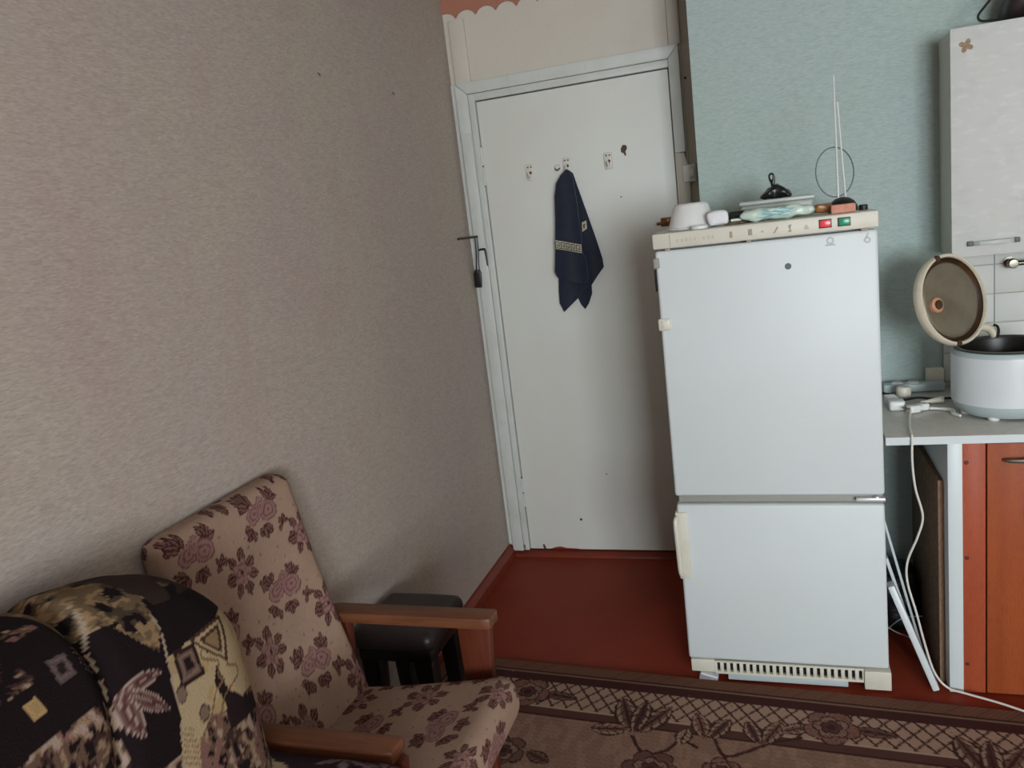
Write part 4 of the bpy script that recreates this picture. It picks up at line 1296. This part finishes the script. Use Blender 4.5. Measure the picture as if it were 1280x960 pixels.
for (x, y) in ((-1.15, SY0 + .08), (-.67, SY0 + .08), (-1.15, SY1 - .09), (-.70, SY1 - .09)):
    obj('foot', lathe([(0, 0), (.02, 0), (.026, .05), (0, .05)], Matrix.Translation((x, y, .0122)), 16), 'leg_wood', sf)

# ------------------------------------------------------------------ rug
RA = R(-3.7)
RO = np.array([-1.215, 2.449])
rd = np.array([math.cos(RA), math.sin(RA)])
rn = np.array([math.sin(RA), -math.cos(RA)])             # inwards, towards the camera
RL, RW = 2.9, 1.85
st_ = .0042
nu, nv = int(RL / st_), int(RW / st_)
su = np.linspace(0, RL, nu + 1)
sv = np.linspace(0, RW, nv + 1)
U, Vv = np.meshgrid(su, sv, indexing='ij')
U, Vv = U.ravel(), Vv.ravel()
Pxy = RO[None] + U[:, None] * rd[None] + Vv[:, None] * rn[None]
P3 = np.column_stack([Pxy, np.full(len(U), .0105)])


def rug_paint(u, v, P):
    n = vnoise(P, 25, 2.2)
    n2 = vnoise(P * np.array([1, .35, 1]), 50, 5.0, 2)
    C = L3((138, 106, 90))[None] * (.86 + .2 * n + .16 * (n2 > .55))[:, None]
    field = v > .29
    zig = ((v * 1.0 + .010 * np.abs(((u / .022) % 1) * 2 - 1)) / .018) % 1
    C[field & (zig < .38)] *= .84
    DK, MID, LT, ROSE = (62, 38, 36), (92, 64, 56), (150, 124, 104), (126, 88, 76)
    e = np.minimum.reduce([v, u, RL - u, RW - v])
    put(C, e < .050, (112, 78, 62))
    m = (e < .050) & (((u + v) / .016 % 1) < .3)
    put(C, m, (92, 60, 48))
    put(C, (e > .050) & (e < .056), DK)
    put(C, (e > .056) & (e < .064), (124, 96, 78))
    put(C, (e > .064) & (e < .108), (66, 38, 36))
    # lattice strip
    lat = (e > .108) & (e < .236)
    put(C, lat, (160, 130, 112))
    p1 = ((u / .050 + v / .066) % 1)
    p2 = ((u / .050 - v / .066) % 1)
    put(C, lat & ((p1 < .17) | (p2 < .17)), (70, 44, 40))
    put(C, (e > .236) & (e < .246), (168, 142, 120))
    put(C, (e > .246) & (e < .285), (84, 54, 48))
    put(C, (e > .278) & (e < .286), DK)

    def petal_flower(cu, cv, rad, npet, ph, tint, lt=(132, 104, 90)):
        uu, vv = u - cu, v - cv
        sel = np.hypot(uu, vv) < rad * 1.6
        th = np.arctan2(vv, uu) + .25 * np.sin(np.hypot(uu, vv) / rad * 3)
        rr = np.hypot(uu, vv)
        for (sc, ofs, col) in ((1.0, 0, tint), (.66, .5, lt), (.40, .2, (84, 54, 50))):
            edge = rad * sc * (.74 + .30 * np.abs(np.cos(npet * (th - ph) / 2 + ofs * 3)) ** .6)
            put(C, sel & (rr < edge), DK)
            put(C, sel & (rr < edge - .0055), col)
            put(C, sel & (rr < edge - .0055) & (((th * npet * 1.9 + rr * 25) % 1.0) < .16) & (rr > edge * .6), MID)
        put(C, sel & (rr < rad * .16), DK)

    def leaf(cu, cv, ln, wd, ang, tint=MID):
        d, x = leafd(u, v, cu, cv, ln, wd, ang)
        ins = d < 1
        put(C, ins, DK)
        put(C, d < .76, tint)
        put(C, (d < .76) & (d > .45), LT if tint != MID else (112, 84, 72))
        put(C, (d < .76) & (d > .2) & (((x * 5 + d) % 1) < .22), DK)
        put(C, d < .14, DK)

    def stem(pts):
        Q = smooth_path([(a, b, 0) for a, b in pts], 10)
        for q_ in Q:
            put(C, np.hypot(u - q_.x, v - q_.y) < .006, DK)

    per = .94
    for k in range(-1, 4):
        o = .375 + k * per
        if o < -.6 or o > RL + .3:
            continue
        # trailing stems
        stem([(o + .39, .33), (o + .44, .40), (o + .50, .37), (o + .53, .32), (o + .58, .34)])
        stem([(o + .62, .28), (o + .66, .36), (o + .72, .33), (o + .78, .28), (o + .86, .24)])
        # border peony with side leaves
        leaf(o + .05, .17, .13, .024, .10)
        leaf(o - .05, .18, .10, .026, 2.7, ROSE)
        petal_flower(o, .175, .078, 5, .3, ROSE)
        # three-leaf bud reaching up over the lattice
        leaf(o + .385, .315, .185, .040, -1.95, (104, 72, 64))
        leaf(o + .395, .315, .175, .038, -1.05, (112, 78, 68))
        leaf(o + .39, .315, .17, .030, -1.52, (82, 52, 50))
        leaf(o + .375, .30, .12, .034, 3.0, ROSE)
        # tulip leaves
        leaf(o + .60, .30, .13, .030, -1.9, ROSE)
        leaf(o + .61, .30, .12, .028, -1.15, (92, 62, 56))
        leaf(o + .76, .29, .13, .030, -1.2, ROSE)
        leaf(o + .75, .29, .11, .026, -2.0, (92, 62, 56))
        leaf(o + .53, .34, .08, .026, -1.4, LT)
        # field blossoms
        petal_flower(o + .47, .46, .080, 6, .1, (100, 70, 62))
        petal_flower(o + .66, .42, .052, 5, .8, ROSE)
        petal_flower(o + .03, .47, .070, 5, .5, (104, 76, 66))
        leaf(o + .56, .47, .10, .028, .2)
        leaf(o + .10, .46, .09, .026, .4)
        leaf(o - .04, .46, .09, .026, 2.6)
        petal_flower(o + .86, .50, .075, 6, .9, (112, 82, 70))
    for k in range(-1, 7):
        petal_flower(.25 + k * .47, .74 + .05 * (k % 2), .085, 6, .4 * k, (112, 80, 68))
        leaf(.33 + k * .47, .70, .11, .03, -.6)
        leaf(.17 + k * .47, .80, .11, .03, 2.4)
        petal_flower(.45 + k * .47, 1.02, .09, 6, .7 * k, ROSE)
        leaf(.53 + k * .47, 1.04, .11, .03, .5)
    return C


idx = np.arange((nu + 1) * (nv + 1)).reshape(nu + 1, nv + 1)
FQ = np.stack([idx[:-1, :-1], idx[:-1, 1:], idx[1:, 1:], idx[1:, :-1]], -1).reshape(-1, 4)
P3[:, 2] += .0012 * vnoise(P3, 40, 1.0, 2)
rug = thing('rug', 'brown patterned rug with a lattice and flower border', 'rug', (0, 1.4, 0))
painted('pile', P3, FQ.tolist(), rug_paint(U, Vv, P3), 'carpet', rug)
cor = [RO + rd * a + rn * b for a, b in ((0.002, 0.002), (RL - .002, 0.002), (RL - .002, RW - .002), (0.002, RW - .002))]
obj('backing', prism([tuple(c) for c in cor], 2, .0006, .0104), 'rug_back', rug)
